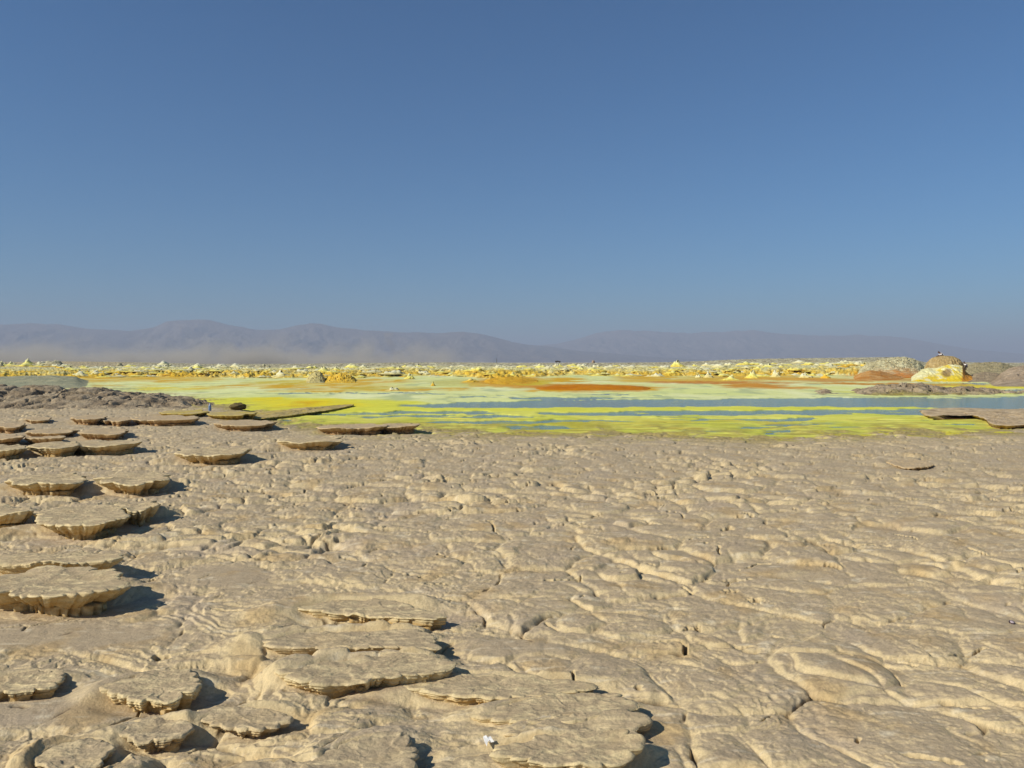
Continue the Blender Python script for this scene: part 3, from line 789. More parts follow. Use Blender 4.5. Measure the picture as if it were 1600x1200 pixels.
    for j in range(0, 15):
        q = j / 14
        zz = zt - 0.004 - (zt - 0.004 - gz + 0.12) * q
        push = inset * (1.0 + 0.25 * q) + 0.03 + 0.03 * fl3 + 0.012 * noise(arc / 0.03, arc * 0 + q * 5, seed + 14)
        k = np.clip(1 - push / np.maximum(Lr, 0.08), 0.15, 1)
        rings.append(np.stack([dx * k, dy * k, zz + 0 * dx], -1))
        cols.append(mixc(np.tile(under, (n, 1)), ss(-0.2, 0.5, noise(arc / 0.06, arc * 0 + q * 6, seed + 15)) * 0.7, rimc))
    F_ = [tuple(f) for f in grid_faces(15, n, wrap=True)[:, ::-1]] + [tuple(range(n))]
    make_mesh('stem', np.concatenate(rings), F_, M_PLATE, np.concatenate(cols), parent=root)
    return root
for p_ in plates:
    make_plate(*p_)

# ------------------------------------------------------------------ mounds
def mound(name, label, cat, poly_top, yb, yf, x0, x1, z0, c0, c1, rough=0.10, seed=1, res=(420, 130), cell=0.8, mat=None, prof=0.5, c2=None, zoff=0.0, parent=None, holes=1.0):
    """grid mound: columns x0..x1 (photo px), depth d(yf)..d(yb), crest rows poly_top"""
    d0 = FPX * (CH - z0) / (yf - HZ); d1 = FPX * (CH - z0) / (yb - HZ)
    us = np.linspace(x0, x1, res[0]); ts = np.linspace(0, 1.0, res[1])
    UU, TT = np.meshgrid(us, ts)
    yy = d0 + (d1 - d0) * TT
    tcrest = prof
    dc = d0 + (d1 - d0) * tcrest
    xx = (UU - 800) / FPX * yy
    zc_ = np.interp(UU, [p[0] for p in poly_top], [zat(p[1], dc) for p in poly_top])
    ends = ss(x0, x0 + (x1 - x0) * 0.06, UU) * ss(x1, x1 - (x1 - x0) * 0.06, UU)
    P_ = np.where(TT < tcrest, ss(0, tcrest, TT) ** 0.75, ss(1.0, tcrest, TT) ** 0.75)
    base = z0 - 0.12
    zz = base + (zc_ - base) * P_ * ends
    env = np.clip(P_ * ends * 1.6, 0, 1)
    f1, f2, a_, b_, c_, vx, vy = voro(xx / cell + 0.4 * fbm(xx / cell, yy / cell, seed, 2), yy / (cell * 1.6), seed)
    bump_ = (a_ - 0.5) * 0.9 + 0.8 * (ss(0, .4, f2 - f1) - 0.6) + 0.9 * fbm(xx / (cell * 0.45), yy / (cell * 0.6), seed + 3, 4)
    zz = zz + rough * bump_ * env
    # overhanging ledges: push the mesh sideways
    yy2 = yy - rough * 1.8 * fbm(xx / (cell * 0.7), zz * 6 / cell + yy / cell, seed + 5, 3) * env
    xx2 = xx + rough * 0.8 * fbm(xx / (cell * 0.5), yy / cell, seed + 7, 3) * env
    hole = ss(0.22, 0.34, fbm(xx / (cell * 0.55), yy / (cell * 1.0), seed + 9, 3)) * holes
    zz = zz - rough * 1.7 * hole * env
    q = ss(-0.3, 0.35, fbm(xx / cell, yy / cell, seed + 11, 4)).ravel()
    C = mixc(np.tile(c0, (xx.size, 1)), q, c1)
    if c2 is not None:
        C = mixc(C, ss(0.35, 0.0, TT.ravel() + 0.15 * fbm(xx / cell, yy, seed + 13, 3).ravel()), c2)
    V = np.stack([xx2, yy2, zz], -1).reshape(-1, 3)
    if parent is None:
        cen = np.array([xx.mean(), yy.mean(), 0]); V = V - cen
        o = make_mesh(name, V, grid_faces(*xx.shape), mat or M_ROCK, C)
        o.location = cen
        tag(o, label, cat)
    else:
        V = V - np.array(parent.location)
        o = make_mesh(name, V, grid_faces(*xx.shape), mat or M_ROCK, C, parent=parent)
    return o

br0 = srgb(138, 120, 94); br1 = srgb(170, 152, 122)
mound('rock_mound', 'dark brown pitted rock mound along the left shore of the pools', 'rock mound',
      [(-700,600),(0,603),(60,604),(85,605),(110,607),(160,608),(200,613),(240,617),(280,621),(320,628),(352,636)], 622, 643, -700, 356, -0.02, br0, br1,
      rough=0.12, seed=401, res=(620, 150), cell=1.0, prof=0.62)
mound('rock_mound', 'dark brown pitted rock island in the pool in front of the round dome', 'rock mound',
      [(1262,617),(1275,612),(1290,611),(1300,615),(1325,616),(1345,610),(1370,603),(1400,601),(1440,600),(1465,604),(1480,607),(1505,604),(1530,607),(1560,611),(1600,614),(1680,618)], 608, 621, 1262, 1690, ZL, br0, br1,
      rough=0.14, seed=411, res=(560, 110), cell=1.0, prof=0.55, c2=srgb(150, 140, 40))
mound('silt_mound', 'smooth grey green silt mound at the far left behind the dark rock', 'silt mound',
      [(-500,582),(0,589),(40,587),(90,587),(120,589),(140,595),(150,601)], 592, 606, -500, 152, 0.0, srgb(146, 146, 116), srgb(168, 162, 126),
      rough=0.05, seed=421, res=(340, 90), cell=1.6, prof=0.85, holes=0.3)
# round dome with its bright skirt
dd = 76.0
dcx = (1476 - 800) / FPX * dd
root = empty('salt_dome', (dcx, dd, 0), 'round brown salt dome with a yellow and orange sulphur skirt on the right horizon', 'salt dome')
nn, mm = 160, 70
th = np.linspace(0, 2 * math.pi, nn, endpoint=False); ph = np.linspace(0, 1, mm)
TH, PH = np.meshgrid(th, ph)
rr = np.sin(PH * math.pi / 2) ** 0.8
hz_ = zat(556, dd)
rad = 1.74 * rr * (1 + 0.05 * fbm(np.cos(TH) * 2, np.sin(TH) * 2 + PH, 431, 3))
zz = (hz_ + 0.1) * np.cos(PH * math.pi / 2) ** 0.62 - 0.1
bmp = fbm(TH * 3 * 2, PH * 7, 433, 4)
rad = rad + 0.17 * bmp * np.clip(PH * 3, 0, 1); zz = zz + 0.06 * fbm(rad * np.cos(TH) / 0.4, rad * np.sin(TH) / 0.4, 437, 4)
C = mixc(np.tile(srgb(160, 136, 88), (TH.size, 1)), ss(-0.2, 0.4, bmp.ravel()), srgb(182, 160, 112))
C = mixc(C, 0.5 * ss(0.1, 0.4, fbm(TH * 8, PH * 14, 439, 3)).ravel(), srgb(120, 98, 62))
dome = make_mesh('dome', np.stack([rad * np.cos(TH), rad * np.sin(TH), zz], -1).reshape(-1, 3), grid_faces(mm, nn, wrap=True)[:, ::-1], M_ROCK, C, parent=root)
# skirt: a lumpy apron in front and to the right
us = np.linspace(1424, 1522, 220); ts = np.linspace(0, 1, 90)
UU, TT = np.meshgrid(us, ts)
ysk = 69.0 + 9.0 * TT
xsk = (UU - 800) / FPX * ysk
tops = np.interp(UU, [1424,1440,1450,1462,1472,1480,1488,1498,1504,1508,1513,1522], [zat(v_, 74.5) for v_ in (592,580,577,577,574,572,571,572,574,582,587,592)])
zz = -0.2 + (tops + 0.2) * ss(0, 0.62, TT) ** 0.8
zz = zz + 0.16 * ridged(xsk / 0.5, ysk / 1.6, 441, 4) * ss(0.05, 0.4, TT)
lip_ = fbm(xsk / 0.8, ysk / 1.5, 443, 4).ravel()
C = np.tile(srgb(216, 208, 150), (UU.size, 1))
C = mixc(C, ss(0.32, 0.12, TT.ravel() + 0.15 * lip_), srgb(222, 188, 20))
C = mixc(C, 0.9 * ss(1458, 1478, UU.ravel() + 30 * lip_) * ss(-0.3, 0.1, lip_), srgb(226, 198, 52))
C = mixc(C, ss(0.12, 0.3, fbm(xsk / 0.7, ysk, 447, 3)).ravel() * 0.8, srgb(224, 220, 176))
C = mixc(C, 0.85 * ss(1501, 1505, UU.ravel() + 8 * lip_), srgb(200, 126, 30))
C = mixc(C, 0.85 * ss(1.15, 0.6, np.sqrt(((UU - 1479) / 9) ** 2 + ((TT - 0.30) / 0.12) ** 2)).ravel(), srgb(140, 112, 70))
Vs = np.stack([xsk, ysk, zz], -1).reshape(-1, 3) - np.array(root.location)
make_mesh('sulphur_skirt', Vs, grid_faces(*UU.shape), M_CLUMP, C, parent=root)

mound('rock_mound', 'low brown mound on the horizon immediately right of the round dome', 'rock mound',
      [(1508,572),(1525,567),(1545,566),(1565,567),(1575,570),(1590,574)], 585, 592, 1506, 1596, 0.0, srgb(150, 138, 100), srgb(172, 158, 118), rough=0.10, seed=451, res=(200, 80), cell=0.9, prof=0.6, holes=.7)
mound('rock_mound', 'broad pinkish brown bank at the right edge between the dome and the pool', 'rock mound',
      [(1548,592),(1560,586),(1575,578),(1590,573),(1610,571),(1680,569),(1900,570)], 592, 602, 1546, 1900, 0.0, srgb(150, 130, 104), srgb(176, 156, 128), rough=0.12, seed=461, res=(320, 90), cell=1.2, prof=0.7, holes=.6)
mound('rock_mound', 'dull brown hummock between the dome skirt and the right edge bank', 'rock mound',
      [(1512,590),(1525,583),(1545,581),(1562,584),(1580,590)], 590, 595, 1510, 1584, 0.0, srgb(140, 122, 96), srgb(166, 148, 116), rough=0.08, seed=465, res=(160, 60), cell=0.9, prof=0.6, holes=.6)
mound('salt_hill', 'crumbly cream and grey salt hill on the horizon left of the round dome', 'salt hill',
      [(1340,578),(1355,569),(1375,562),(1395,559),(1415,558),(1428,562),(1438,568),(1448,578)], 583, 589, 1338, 1450, 0.0, srgb(170, 156, 112), srgb(214, 206, 160), rough=0.15, seed=471, res=(300, 90), cell=0.9, prof=0.7, c2=srgb(200, 120, 24))
mound('salt_hill', 'grey boulder shaped salt lump standing beside the orange heap, left of centre', 'salt lump',
      [(478,594),(484,587),(492,582),(500,581),(504,585),(508,594)], 589, 597, 478, 509, 0.0, srgb(176, 160, 98), srgb(196, 182, 120), rough=0.10, seed=481, res=(100, 60), cell=0.7, prof=0.5, mat=M_CLUMP)
mound('sulphur_heap', 'bright orange yellow heap right of the grey boulder shaped lump', 'sulphur heap',
      [(506,594),(515,588),(525,586),(532,583),(540,585),(548,587),(556,594)], 589, 597, 506, 557, 0.0, srgb(212, 166, 34), srgb(222, 188, 76), rough=0.11, seed=491, res=(160, 60), cell=0.6, prof=0.5, mat=M_CLUMP)
mound('rust_mound', 'long low rust orange mound lying in the pale pool at centre', 'mineral mound',
      [(826,608.5),(850,604.5),(870,602.5),(900,601.5),(930,602.5),(985,602.5),(1005,604),(1028,609)], 604.5, 612.5, 824, 1030, ZL, srgb(184, 110, 10), srgb(198, 124, 18), rough=0.015, seed=495, res=(300, 60), cell=2.0, prof=0.6, mat=M_FLAT, holes=0, c2=srgb(206, 150, 20))
mound('rust_mound', 'rust orange slope spilling from the crumbly hill toward the pale pool', 'mineral mound',
      [(1332,590),(1345,583),(1360,579),(1375,580),(1395,585),(1415,590),(1432,595)], 588, 597, 1330, 1434, ZL, srgb(180, 118, 40), srgb(200, 156, 92), rough=0.05, seed=497, res=(200, 60), cell=1.4, prof=0.7, mat=M_CLUMP, holes=0)
mound('rust_mound', 'golden mound with crusty top between the centre rust mound and the orange heap', 'mineral mound',
      [(752,596),(765,592),(790,589),(815,590),(840,594),(866,602)], 592, 604.5, 750, 868, ZL, srgb(206, 150, 20), srgb(214, 172, 44), rough=0.05, seed=499, res=(240, 60), cell=1.4, prof=0.7, mat=M_CLUMP, holes=0)

# ------------------------------------------------------------------ sulphur pinnacles along the far shore
def clump_mesh(seed, kind):
    rng = np.random.RandomState(seed)
    nn, mm = 30, 16
    TH, PH = np.meshgrid(np.linspace(0, 2 * math.pi, nn, endpoint=False), np.linspace(0, 1, mm))
    tall = {'spire': 1.25, 'heap': 0.7, 'knob': 0.95}[kind]
    rad = (0.08 + 0.92 * PH ** (0.75 if kind != 'knob' else 0.45)) * 0.5
    X_ = rad * np.cos(TH); Y_ = rad * np.sin(TH)
    z_ = (1 - PH ** 1.3) * tall
    pk = np.zeros_like(z_)
    for k in range(rng.randint(3, 7)):
        a = rng.rand() * 6.28; r = rng.rand() * 0.32
        pk = np.maximum(pk, (0.25 + 0.75 * rng.rand()) * np.exp(-((X_ - r * np.cos(a)) ** 2 + (Y_ - r * np.sin(a)) ** 2) / (2 * (0.055 + 0.05 * rng.rand()) ** 2)))
    z_ = z_ * 0.55 + pk * tall * 0.75 * (1 - PH ** 4) - 0.12
    nz_ = fbm(X_ * 5 + seed, Y_ * 5 + z_ * 2, seed, 3)
    X_ = X_ * (1 + 0.5 * nz_); Y_ = Y_ * (1 + 0.5 * nz_)
    z_ = z_ + 0.10 * fbm(X_ * 9, Y_ * 9 + seed, seed + 3, 2) * (1 - PH)
    return np.stack([X_, Y_, z_], -1).reshape(-1, 3), (z_ / tall).ravel(), nz_.ravel()
CK = {'yellow': (srgb(220, 180, 50), srgb(226, 216, 112), srgb(232, 226, 170)),
      'cream': (srgb(206, 180, 84), srgb(222, 214, 160), srgb(234, 230, 200)),
      'orange': (srgb(206, 144, 24), srgb(224, 184, 60), srgb(232, 216, 130)),
      'grey': (srgb(158, 148, 98), srgb(168, 158, 120), srgb(196, 188, 150))}
protos = {}
for tint in CK:
    lst = []
    for j, kind in enumerate(['spire', 'heap', 'knob', 'heap', 'spire']):
        V, zn, nz_ = clump_mesh(500 + j * 7 + len(tint), kind)
        lo, mi, hi = CK[tint]
        hi = hi * 0.84; lo = lo * 0.6 + mi * 0.4
        C = mixc(np.tile(lo, (len(V), 1)), ss(0.05, 0.35, zn + nz_ * 0.3), mi)
        C = mixc(C, ss(0.4, 0.85, zn + nz_ * 0.3), hi)
        lst.append((V, C))
    protos[tint] = lst
mesh_cache = {}
GL = {'yellow': 'small knobbly yellow sulphur clump', 'cream': 'small pale cream salt pinnacle', 'orange': 'small orange tinted sulphur clump', 'grey': 'small weathered grey salt clump'}
GG = {'yellow': 'yellow sulphur clumps', 'cream': 'cream salt pinnacles', 'orange': 'orange sulphur clumps', 'grey': 'grey salt clumps'}
ZX = [60, 150, 250, 300, 370, 430, 505, 560, 640, 750, 866, 950, 1030, 1100, 1200, 1290]
ZN = ['at the far left end of the crusty line', 'behind the grey green silt mound', 'left of the pointed cream peak', 'just right of the pointed cream peak',
      'left of the craggy skyline lump', 'beside the dull grey green crust ridge', 'around the grey boulder shaped lump', 'around the bright orange yellow heap',
      'behind the lone cluster of tiny white spires', 'between the juttting yellow knob and golden mound'.replace('juttting', 'jutting'), 'on the bank behind the golden mound', 'behind the left half of the centre rust mound',
      'behind the right half of the centre rust mound', 'left of the tall twin tipped pinnacle', 'around the yellow block and tower clusters', 'above the long orange streak on the right', 'at the foot of the crumbly hill']
def ground_z(X_, d):
    i_ = int(np.clip(np.searchsorted(rows, d), 1, len(rows) - 1)); j_ = int(np.clip(np.searchsorted(cu, X_ / d), 1, len(cu) - 1))
    return float(Z[i_, max(0, j_ - 1):j_ + 2].mean())
def clump(px, py, wpx, hpx, tint, j, label=None, cat=None, group=None, name=None):
    z0 = ZL + 0.02
    d = FPX * (CH - z0) / (py - HZ)
    d = min(d, 150)
    if d > 95: z0 = zat(py, d)
    X_ = (px - 800) / FPX * d
    z0 = ground_z(X_, d)
    key = (tint, j)
    nm = name or {'yellow': 'sulphur_clump', 'cream': 'salt_pinnacle', 'orange': 'sulphur_clump', 'grey': 'salt_clump'}[tint]
    if key not in mesh_cache:
        V, C = protos[tint][j]
        o = make_mesh(nm, V, grid_faces(16, 30, wrap=True)[:, ::-1], M_CLUMP, C)
        mesh_cache[key] = o.data
    else:
        o = bpy.data.objects.new(nm, mesh_cache[key]); col.objects.link(o)
    w_ = wpx / FPX * d; h_ = hpx / FPX * d
    o.location = (X_, d, z0)
    o.scale = (w_, w_ * 1.1, h_)
    o.rotation_euler = (0, 0, random.random() * 6.28)
    if not label:
        zt_ = ZN[int(np.searchsorted(ZX, px))]
        tag(o, GL[tint] + ' ' + zt_, None, GG[tint] + ' ' + zt_)
    tag(o, label, cat or {'yellow': 'sulphur clump', 'orange': 'sulphur clump', 'cream': 'salt pinnacle', 'grey': 'salt clump'}[tint], group if label else None)
    return o
rng = np.random.RandomState(5)
base_row = lambda px: float(np.interp(px, [0,60,130,300,420,560,700,760,900,1000,1150,1290,1345], [582,581,590,588,590,590,587,590,586,588,588,587,581]))
N1 = 430
for i in range(N1):
    px = (i + rng.rand()) / N1 * 1345
    up = rng.rand() ** 1.3
    py = base_row(px) - up * 8.0 + rng.rand() * 1.0
    py = max(py, 577.5)
    if px < 60: tint = 'grey' if rng.rand() < 0.6 else 'yellow'
    else:
        r_ = rng.rand()
        if up < 0.30: tint = 'yellow' if r_ < 0.6 else ('orange' if r_ < 0.72 else 'cream')
        else: tint = 'cream' if r_ < 0.6 else 'yellow'
    s_ = 1 + 0.5 * rng.rand()
    clump(px, py, (11 + 15 * rng.rand()) * s_, (2.2 + 3.6 * rng.rand() ** 2.5) * s_, tint, [1, 2, 3, 1, 3, 2, 0][rng.randint(7)])
for (px, py, w_, h_, t_, lab) in [
    (86, 578, 34, 13, 'grey', 'tallest grey clump with a dark knob on top, far left of the crusty line'),
    (65, 578, 14, 9, 'grey', 'pale grey rounded knob just left of the tallest grey clump'),
    (2, 581, 14, 13, 'grey', 'dark grey stub cut by the left photo edge on the far shore'),
    (187, 580, 10, 8, 'grey', 'small dark upright stub above the yellow crust at left'),
    (257, 578, 30, 12, 'cream', 'pointed cream peak rising highest from the left part of the crusty line'),
    (375, 580, 34, 10, 'cream', 'craggy cream and grey lump breaking the dusty skyline'),
    (308, 578, 28, 8, 'cream', 'whitish rounded crust hump left of the craggy lump'),
    (410, 583, 30, 8, 'grey', 'dull grey green ridge of crust right of the craggy lump'),
    (440, 590, 40, 13, 'cream', 'broad white crusty heap left of the grey boulder shaped lump'),
    (470, 588, 30, 10, 'cream', 'smaller whitish heap touching the grey boulder shaped lump'),
    (613, 610, 22, 9, 'cream', 'cluster of tiny white spires standing alone in the pale pool'),
    (677, 603, 8, 7, 'orange', 'tiny tan post like salt stub standing in the pale pool'),
    (735, 597, 30, 6, 'orange', 'low orange crust islet in the pool left of the golden mound'),
    (640, 592, 18, 9, 'yellow', 'bright yellow knob where the crust juts into the pale pool'),
    (1107, 590, 16, 13, 'cream', 'tall twin tipped cream pinnacle right of centre'),
    (1092, 590, 12, 9, 'cream', 'smaller white pinnacle next to the twin tipped one'),
    (1140, 594, 34, 14, 'yellow', 'chunky yellow block cluster right of the twin tipped pinnacle'),
    (1175, 591, 22, 13, 'yellow', 'upright yellow tower cluster beside the chunky block'),
    (1260, 590, 22, 11, 'cream', 'whitish pinnacle group near the rust orange streak on the right'),
    (1212, 589, 18, 13, 'cream', 'jagged cream pinnacle above the long orange streak'),
    (932, 585, 30, 10, 'yellow', 'mustard yellow heap on the shore above the centre rust mound'),
    (1290, 591, 16, 12, 'orange', 'small orange knob on the rust streak right of the pinnacles'),
    (1350, 583, 20, 8, 'orange', 'orange crust knob at the foot of the crumbly hill')]:
    clump(px, py, w_, h_ * 0.72, t_, rng.randint(5), label=lab, cat='salt lump')

# rubble on the distant ridge
rub = []
rm = None
# ------------------------------------------------------------------ small things
M_DARK = mat_plain('dark_rock', srgb(74, 60, 44), 0.95)
def blob_mesh(name, loc, r, seed, mat, label, cat, c=(74, 60, 44)):
    nn, mm = 28, 16
    TH, PH = np.meshgrid(np.linspace(0, 2 * math.pi, nn, endpoint=False), np.linspace(0.02, 0.98, mm))
    X_ = np.sin(PH * math.pi) * np.cos(TH); Y_ = np.sin(PH * math.pi) * np.sin(TH); Z_ = np.cos(PH * math.pi)
    k = 1 + 0.55 * fbm(X_ * 2 + seed, Y_ * 2 + Z_ * 1.7, seed, 3)
    V = np.stack([X_ * k * r[0], Y_ * k * r[1], Z_ * k * r[2]], -1).reshape(-1, 3)
    fs = [tuple(f) for f in grid_faces(mm, nn, wrap=True)[:, ::-1]] + [tuple(range(nn)), tuple(range((mm - 1) * nn, mm * nn))[::-1]]
    C = mixc(np.tile(srgb(*c), (len(V), 1)), ss(-.2, .4, k.ravel() - 1), srgb(*c) * 1.6)
    o = make_mesh(name, V, fs, mat, C)
    o.location = loc
    return tag(o, label, cat)
gx_, gy_ = G(372, 638, 0.02)
blob_mesh('rock', (float(gx_), float(gy_), 0.08), (0.26, 0.2, 0.12), 601, M_ROCK, 'small dark lumpy rock at the yellow water edge right of the blue bottle', 'rock', (96, 84, 52))

def lathe(name, prof, mat, parent, n=24, loc=(0, 0, 0)):
    V = []; 
    for (r_, z_) in prof:
        for t in range(n):
            a_ = t / n * 2 * math.pi; V.append((r_ * math.cos(a_) + loc[0], r_ * math.sin(a_) + loc[1], z_ + loc[2]))
    fs = [tuple(f) for f in grid_faces(len(prof), n, wrap=True)] + [tuple(range(n))[::-1], tuple(range((len(prof) - 1) * n, len(prof) * n))]
    return make_mesh(name, V, fs, mat, parent=parent)
bx_, by_ = G(328, 641, 0.0)
bot = empty('bottle', (float(bx_), float(by_), ground_z(float(bx_), float(by_)) - 0.01), 'clear blue plastic water bottle standing upright on the crust near the dark mound', 'bottle')
bm_ = mat_plain('blue_plastic', srgb(120, 150, 190), 0.25, trans=0.35, spec=0.5)
lathe('body', [(0.030, 0.0), (0.046, 0.006), (0.048, 0.05), (0.045, 0.06), (0.048, 0.07), (0.048, 0.14), (0.045, 0.15), (0.048, 0.16), (0.044, 0.19), (0.028, 0.225), (0.015, 0.24), (0.014, 0.255)], bm_, bot)
lathe('cap', [(0.017, 0.248), (0.018, 0.25), (0.018, 0.268), (0.016, 0.27)], mat_plain('white_plastic', srgb(210, 220, 235), 0.4), bot)

# white scrap in the foreground
sx_, sy_ = G(763, 1158, 0.06)
rs = np.random.RandomState(9)
pts = [(-0.026, 0.018), (-0.010, 0.021), (0.001, 0.017), (0.017, 0.020), (0.019, 0.002), (0.030, -0.010), (0.014, -0.009), (0.003, -0.006), (-0.007, -0.012), (-0.013, -0.026), (-0.021, -0.010)]
Vt = [(a_, b_ * 1.4, 0.010 + 0.006 * math.sin(i * 1.9)) for i, (a_, b_) in enumerate(pts)]
Vb = [(v[0], v[1], v[2] - 0.0035) for v in Vt]
k = len(pts)
Vc = Vt + Vb + [(0.001, 0.004, 0.012), (0.001, 0.004, 0.007)]
fs = [(i, (i + 1) % k, 2 * k) for i in range(k)] + [((i + 1) % k + k, i + k, 2 * k + 1) for i in range(k)] + [(i + k, (i + 1) % k + k, (i + 1) % k, i) for i in range(k)]
scrap = make_mesh('salt_flake', Vc, [tuple(f)[::-1] if len(f) == 4 else f for f in fs], mat_plain('white_salt', (0.82, 0.79, 0.72), 0.6), smooth=False)
scrap.location = (float(sx_), float(sy_), ground_z(float(sx_), float(sy_)) + 0.012)
scrap.rotation_euler = (R(20), 0, R(10)); scrap.scale = (0.75,) * 3
tag(scrap, 'small bright white jagged flake lying near the bottom centre', 'flake')

# dark ring with green bit at the right edge
tx_, ty_ = G(1581, 963, 0.03)
ring = empty('metal_disc', (float(tx_), float(ty_), ground_z(float(tx_), float(ty_)) + 0.004), 'tiny dark rimmed round disc lying on the crust at the right edge', 'disc')
lathe('shell', [(0.012, 0.0), (0.017, 0.001), (0.0185, 0.006), (0.016, 0.009), (0.013, 0.009)], mat_plain('dark_metal', srgb(86, 70, 66), 0.4, metal=0.5), ring)
lathe('liner', [(0.004, 0.0095), (0.012, 0.0098), (0.012, 0.0104), (0.004, 0.0106)], mat_plain('pale_liner', srgb(186, 170, 168), 0.5), ring)
ring.rotation_euler = (R(24), 0, 0)

# ------------------------------------------------------------------ far little structures
def bars(name, segs, r, mat, parent):
    """several square bars in one mesh"""
    V = []; fs = []
    for (p, q) in segs:
        p = Vector(p); q = Vector(q); dirv = (q - p).normalized()
        s_ = dirv.orthogonal().normalized() * r; t_ = dirv.cross(s_).normalized() * r
        b0 = len(V)
        for e in (p, q):
            for (m1, m2) in ((1, 1), (-1, 1), (-1, -1), (1, -1)):
                V.append(tuple(e + s_ * m1 + t_ * m2))
        fs += [(b0, b0+1, b0+5, b0+4), (b0+1, b0+2, b0+6, b0+5), (b0+2, b0+3, b0+7, b0+6), (b0+3, b0, b0+4, b0+7), (b0+3, b0+2, b0+1, b0), (b0+4, b0+5, b0+6, b0+7)]
    return make_mesh(name, V, fs, mat, smooth=False, parent=parent)
def ridge_z(px): return zat(float(np.interp(px, topx, topy)), crest_d)
M_WOOD = mat_plain('dark_wood', srgb(72, 64, 60), 0.9)
hd_ = 225.0; hx_ = (872 - 800) / FPX * hd_; hz0 = ridge_z(872) - 0.35
hut = empty('shelter', (hx_, hd_, hz0), 'tiny dark open shelter with a flat roof on the horizon at centre', 'shelter')
bars('roof', [((-0.8, 0, 1.02), (0.7, 0, 0.92))], 0.13, M_WOOD, hut)
for sx2 in (-0.55, 0.5):
    bars('post', [((sx2, 0, 0), (sx2, 0, 1.0))], 0.06, M_WOOD, hut)
bars('mast', [((-0.1, 0, 1.0), (-0.1, 0, 1.35))], 0.04, M_WOOD, hut)
cx_ = (927 - 800) / FPX * 225
cairn = blob_mesh('cairn', (cx_, 225, ridge_z(927) + 0.35), (0.42, 0.4, 0.62), 611, M_ROCK, 'small pale topped cairn on the horizon right of the open shelter', 'cairn', (150, 128, 104))
pxx = (776 - 800) / FPX * 225
pole = bars('pole', [((0, 0, -0.4), (0.04, 0, 1.45))], 0.045, M_WOOD, None)
pole.location = (pxx, 225, ridge_z(776)); tag(pole, 'thin upright pole on the ridge left of the open shelter', 'pole')

# ------------------------------------------------------------------ the two people far away
M_SKIN = mat_plain('skin', srgb(96, 64, 48), 0.6)
M_SHIRT = mat_plain('white_shirt', (0.78, 0.76, 0.72), 0.8)
M_HAIR = mat_plain('dark_hair', srgb(26, 22, 24), 0.8)
M_TROU = mat_plain('dark_trousers', srgb(70, 62, 60), 0.85)
def skin_obj(name, verts, edges, radii, mat, parent, root_i=0):
    me = bpy.data.meshes.new(name); me.from_pydata(verts, edges, []); me.update()
    o = bpy.data.objects.new(name, me); col.objects.link(o); o.parent = parent
    m = o.modifiers.new('skin', 'SKIN')
    sv = me.skin_vertices[0].data
    for i, r_ in enumerate(radii):
        sv[i].radius = (r_, r_) if not isinstance(r_, tuple) else r_
        sv[i].use_root = (i == root_i)
    s_ = o.modifiers.new('sub', 'SUBSURF'); s_.levels = 2; s_.render_levels = 2
    me.materials.append(mat)
    return o
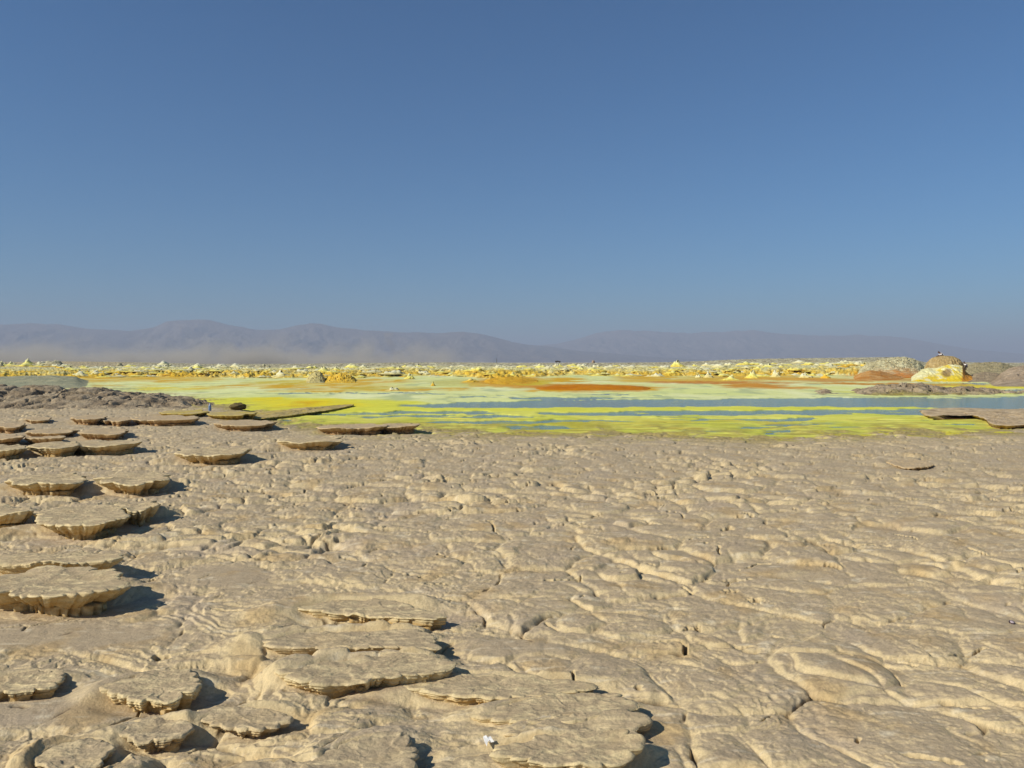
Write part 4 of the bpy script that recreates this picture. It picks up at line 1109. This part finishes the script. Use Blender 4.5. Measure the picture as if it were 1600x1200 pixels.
def person(loc, rz, lean, label, sc_=1.0):
    p = empty('person', loc, label, 'person'); p.rotation_euler = (0, 0, rz); p.scale = (sc_,) * 3
    # facing -X, leaning forward; crouched on bent legs
    hip = Vector((0, 0, 0.42)); dr = Vector((-math.sin(lean), 0, math.cos(lean)))
    ch = hip + dr * 0.34; nk = hip + dr * 0.52; hd = nk + (dr + Vector((-0.4, 0, 0.1))).normalized() * 0.09; tp = hd + (dr + Vector((-0.3, 0, 0.2))).normalized() * 0.12
    V = [hip, hip + dr * 0.17, ch, nk, hd, tp]
    E = [(0, 1), (1, 2), (2, 3), (3, 4), (4, 5)]
    Rr = [0.14, 0.125, 0.145, 0.055, 0.085, 0.085]
    for s_ in (-1, 1):
        b0 = len(V)
        sh = ch + Vector((0, 0.17 * s_, 0.03)); V += [sh, sh + Vector((-0.16, 0.04 * s_, -0.20)), sh + Vector((-0.34, 0.0, -0.26)), sh + Vector((-0.42, -0.01 * s_, -0.27))]
        E += [(2, b0), (b0, b0 + 1), (b0 + 1, b0 + 2), (b0 + 2, b0 + 3)]; Rr += [0.06, 0.045, 0.033, 0.03]
        b1 = len(V)
        V += [hip + Vector((-0.02, 0.10 * s_, -0.04)), Vector((-0.38, 0.16 * s_, 0.44)), Vector((-0.16, 0.15 * s_, 0.07)), Vector((-0.32, 0.16 * s_, 0.03))]
        E += [(0, b1), (b1, b1 + 1), (b1 + 1, b1 + 2), (b1 + 2, b1 + 3)]; Rr += [0.09, 0.062, 0.042, 0.04]
    skin_obj('body', [tuple(v) for v in V], E, Rr, M_SKIN, p)
    skin_obj('shirt', [tuple(hip + dr * 0.02), tuple(hip + dr * 0.17), tuple(ch), tuple(nk - dr * 0.04)], [(0, 1), (1, 2), (2, 3)], [0.155, 0.15, 0.17, 0.085], M_SHIRT, p)
    skin_obj('hair', [tuple(hd + Vector((0.03, 0, 0.03))), tuple(tp + Vector((0.02, 0, 0.03)))], [(0, 1)], [0.085, 0.09], M_HAIR, p)
    for s_ in (-1, 1):
        skin_obj('trouser_leg', [tuple(hip + Vector((-0.0, 0.09 * s_, -0.03))), (-0.38, 0.16 * s_, 0.44), (-0.17, 0.15 * s_, 0.10)], [(0, 1), (1, 2)], [0.105, 0.075, 0.055], M_TROU, p)
        skin_obj('sleeve', [tuple(ch + Vector((0, 0.15 * s_, 0.03))), tuple(ch + Vector((-0.12, 0.20 * s_, -0.12)))], [(0, 1)], [0.075, 0.06], M_SHIRT, p)
    return p
dP = 76.6
person(((1474 - 800) / FPX * dP, dP, zat(556, dP) - 0.42), 0.0, R(52), 'person in a white shirt crouching and leaning forward on top of the round dome', 0.95)
dP = 77.5
person(((1511 - 800) / FPX * dP, dP, zat(571, dP) - 0.45), 0.0, R(35), 'person in a pale shirt half hidden low behind the right side of the round dome', 0.8)
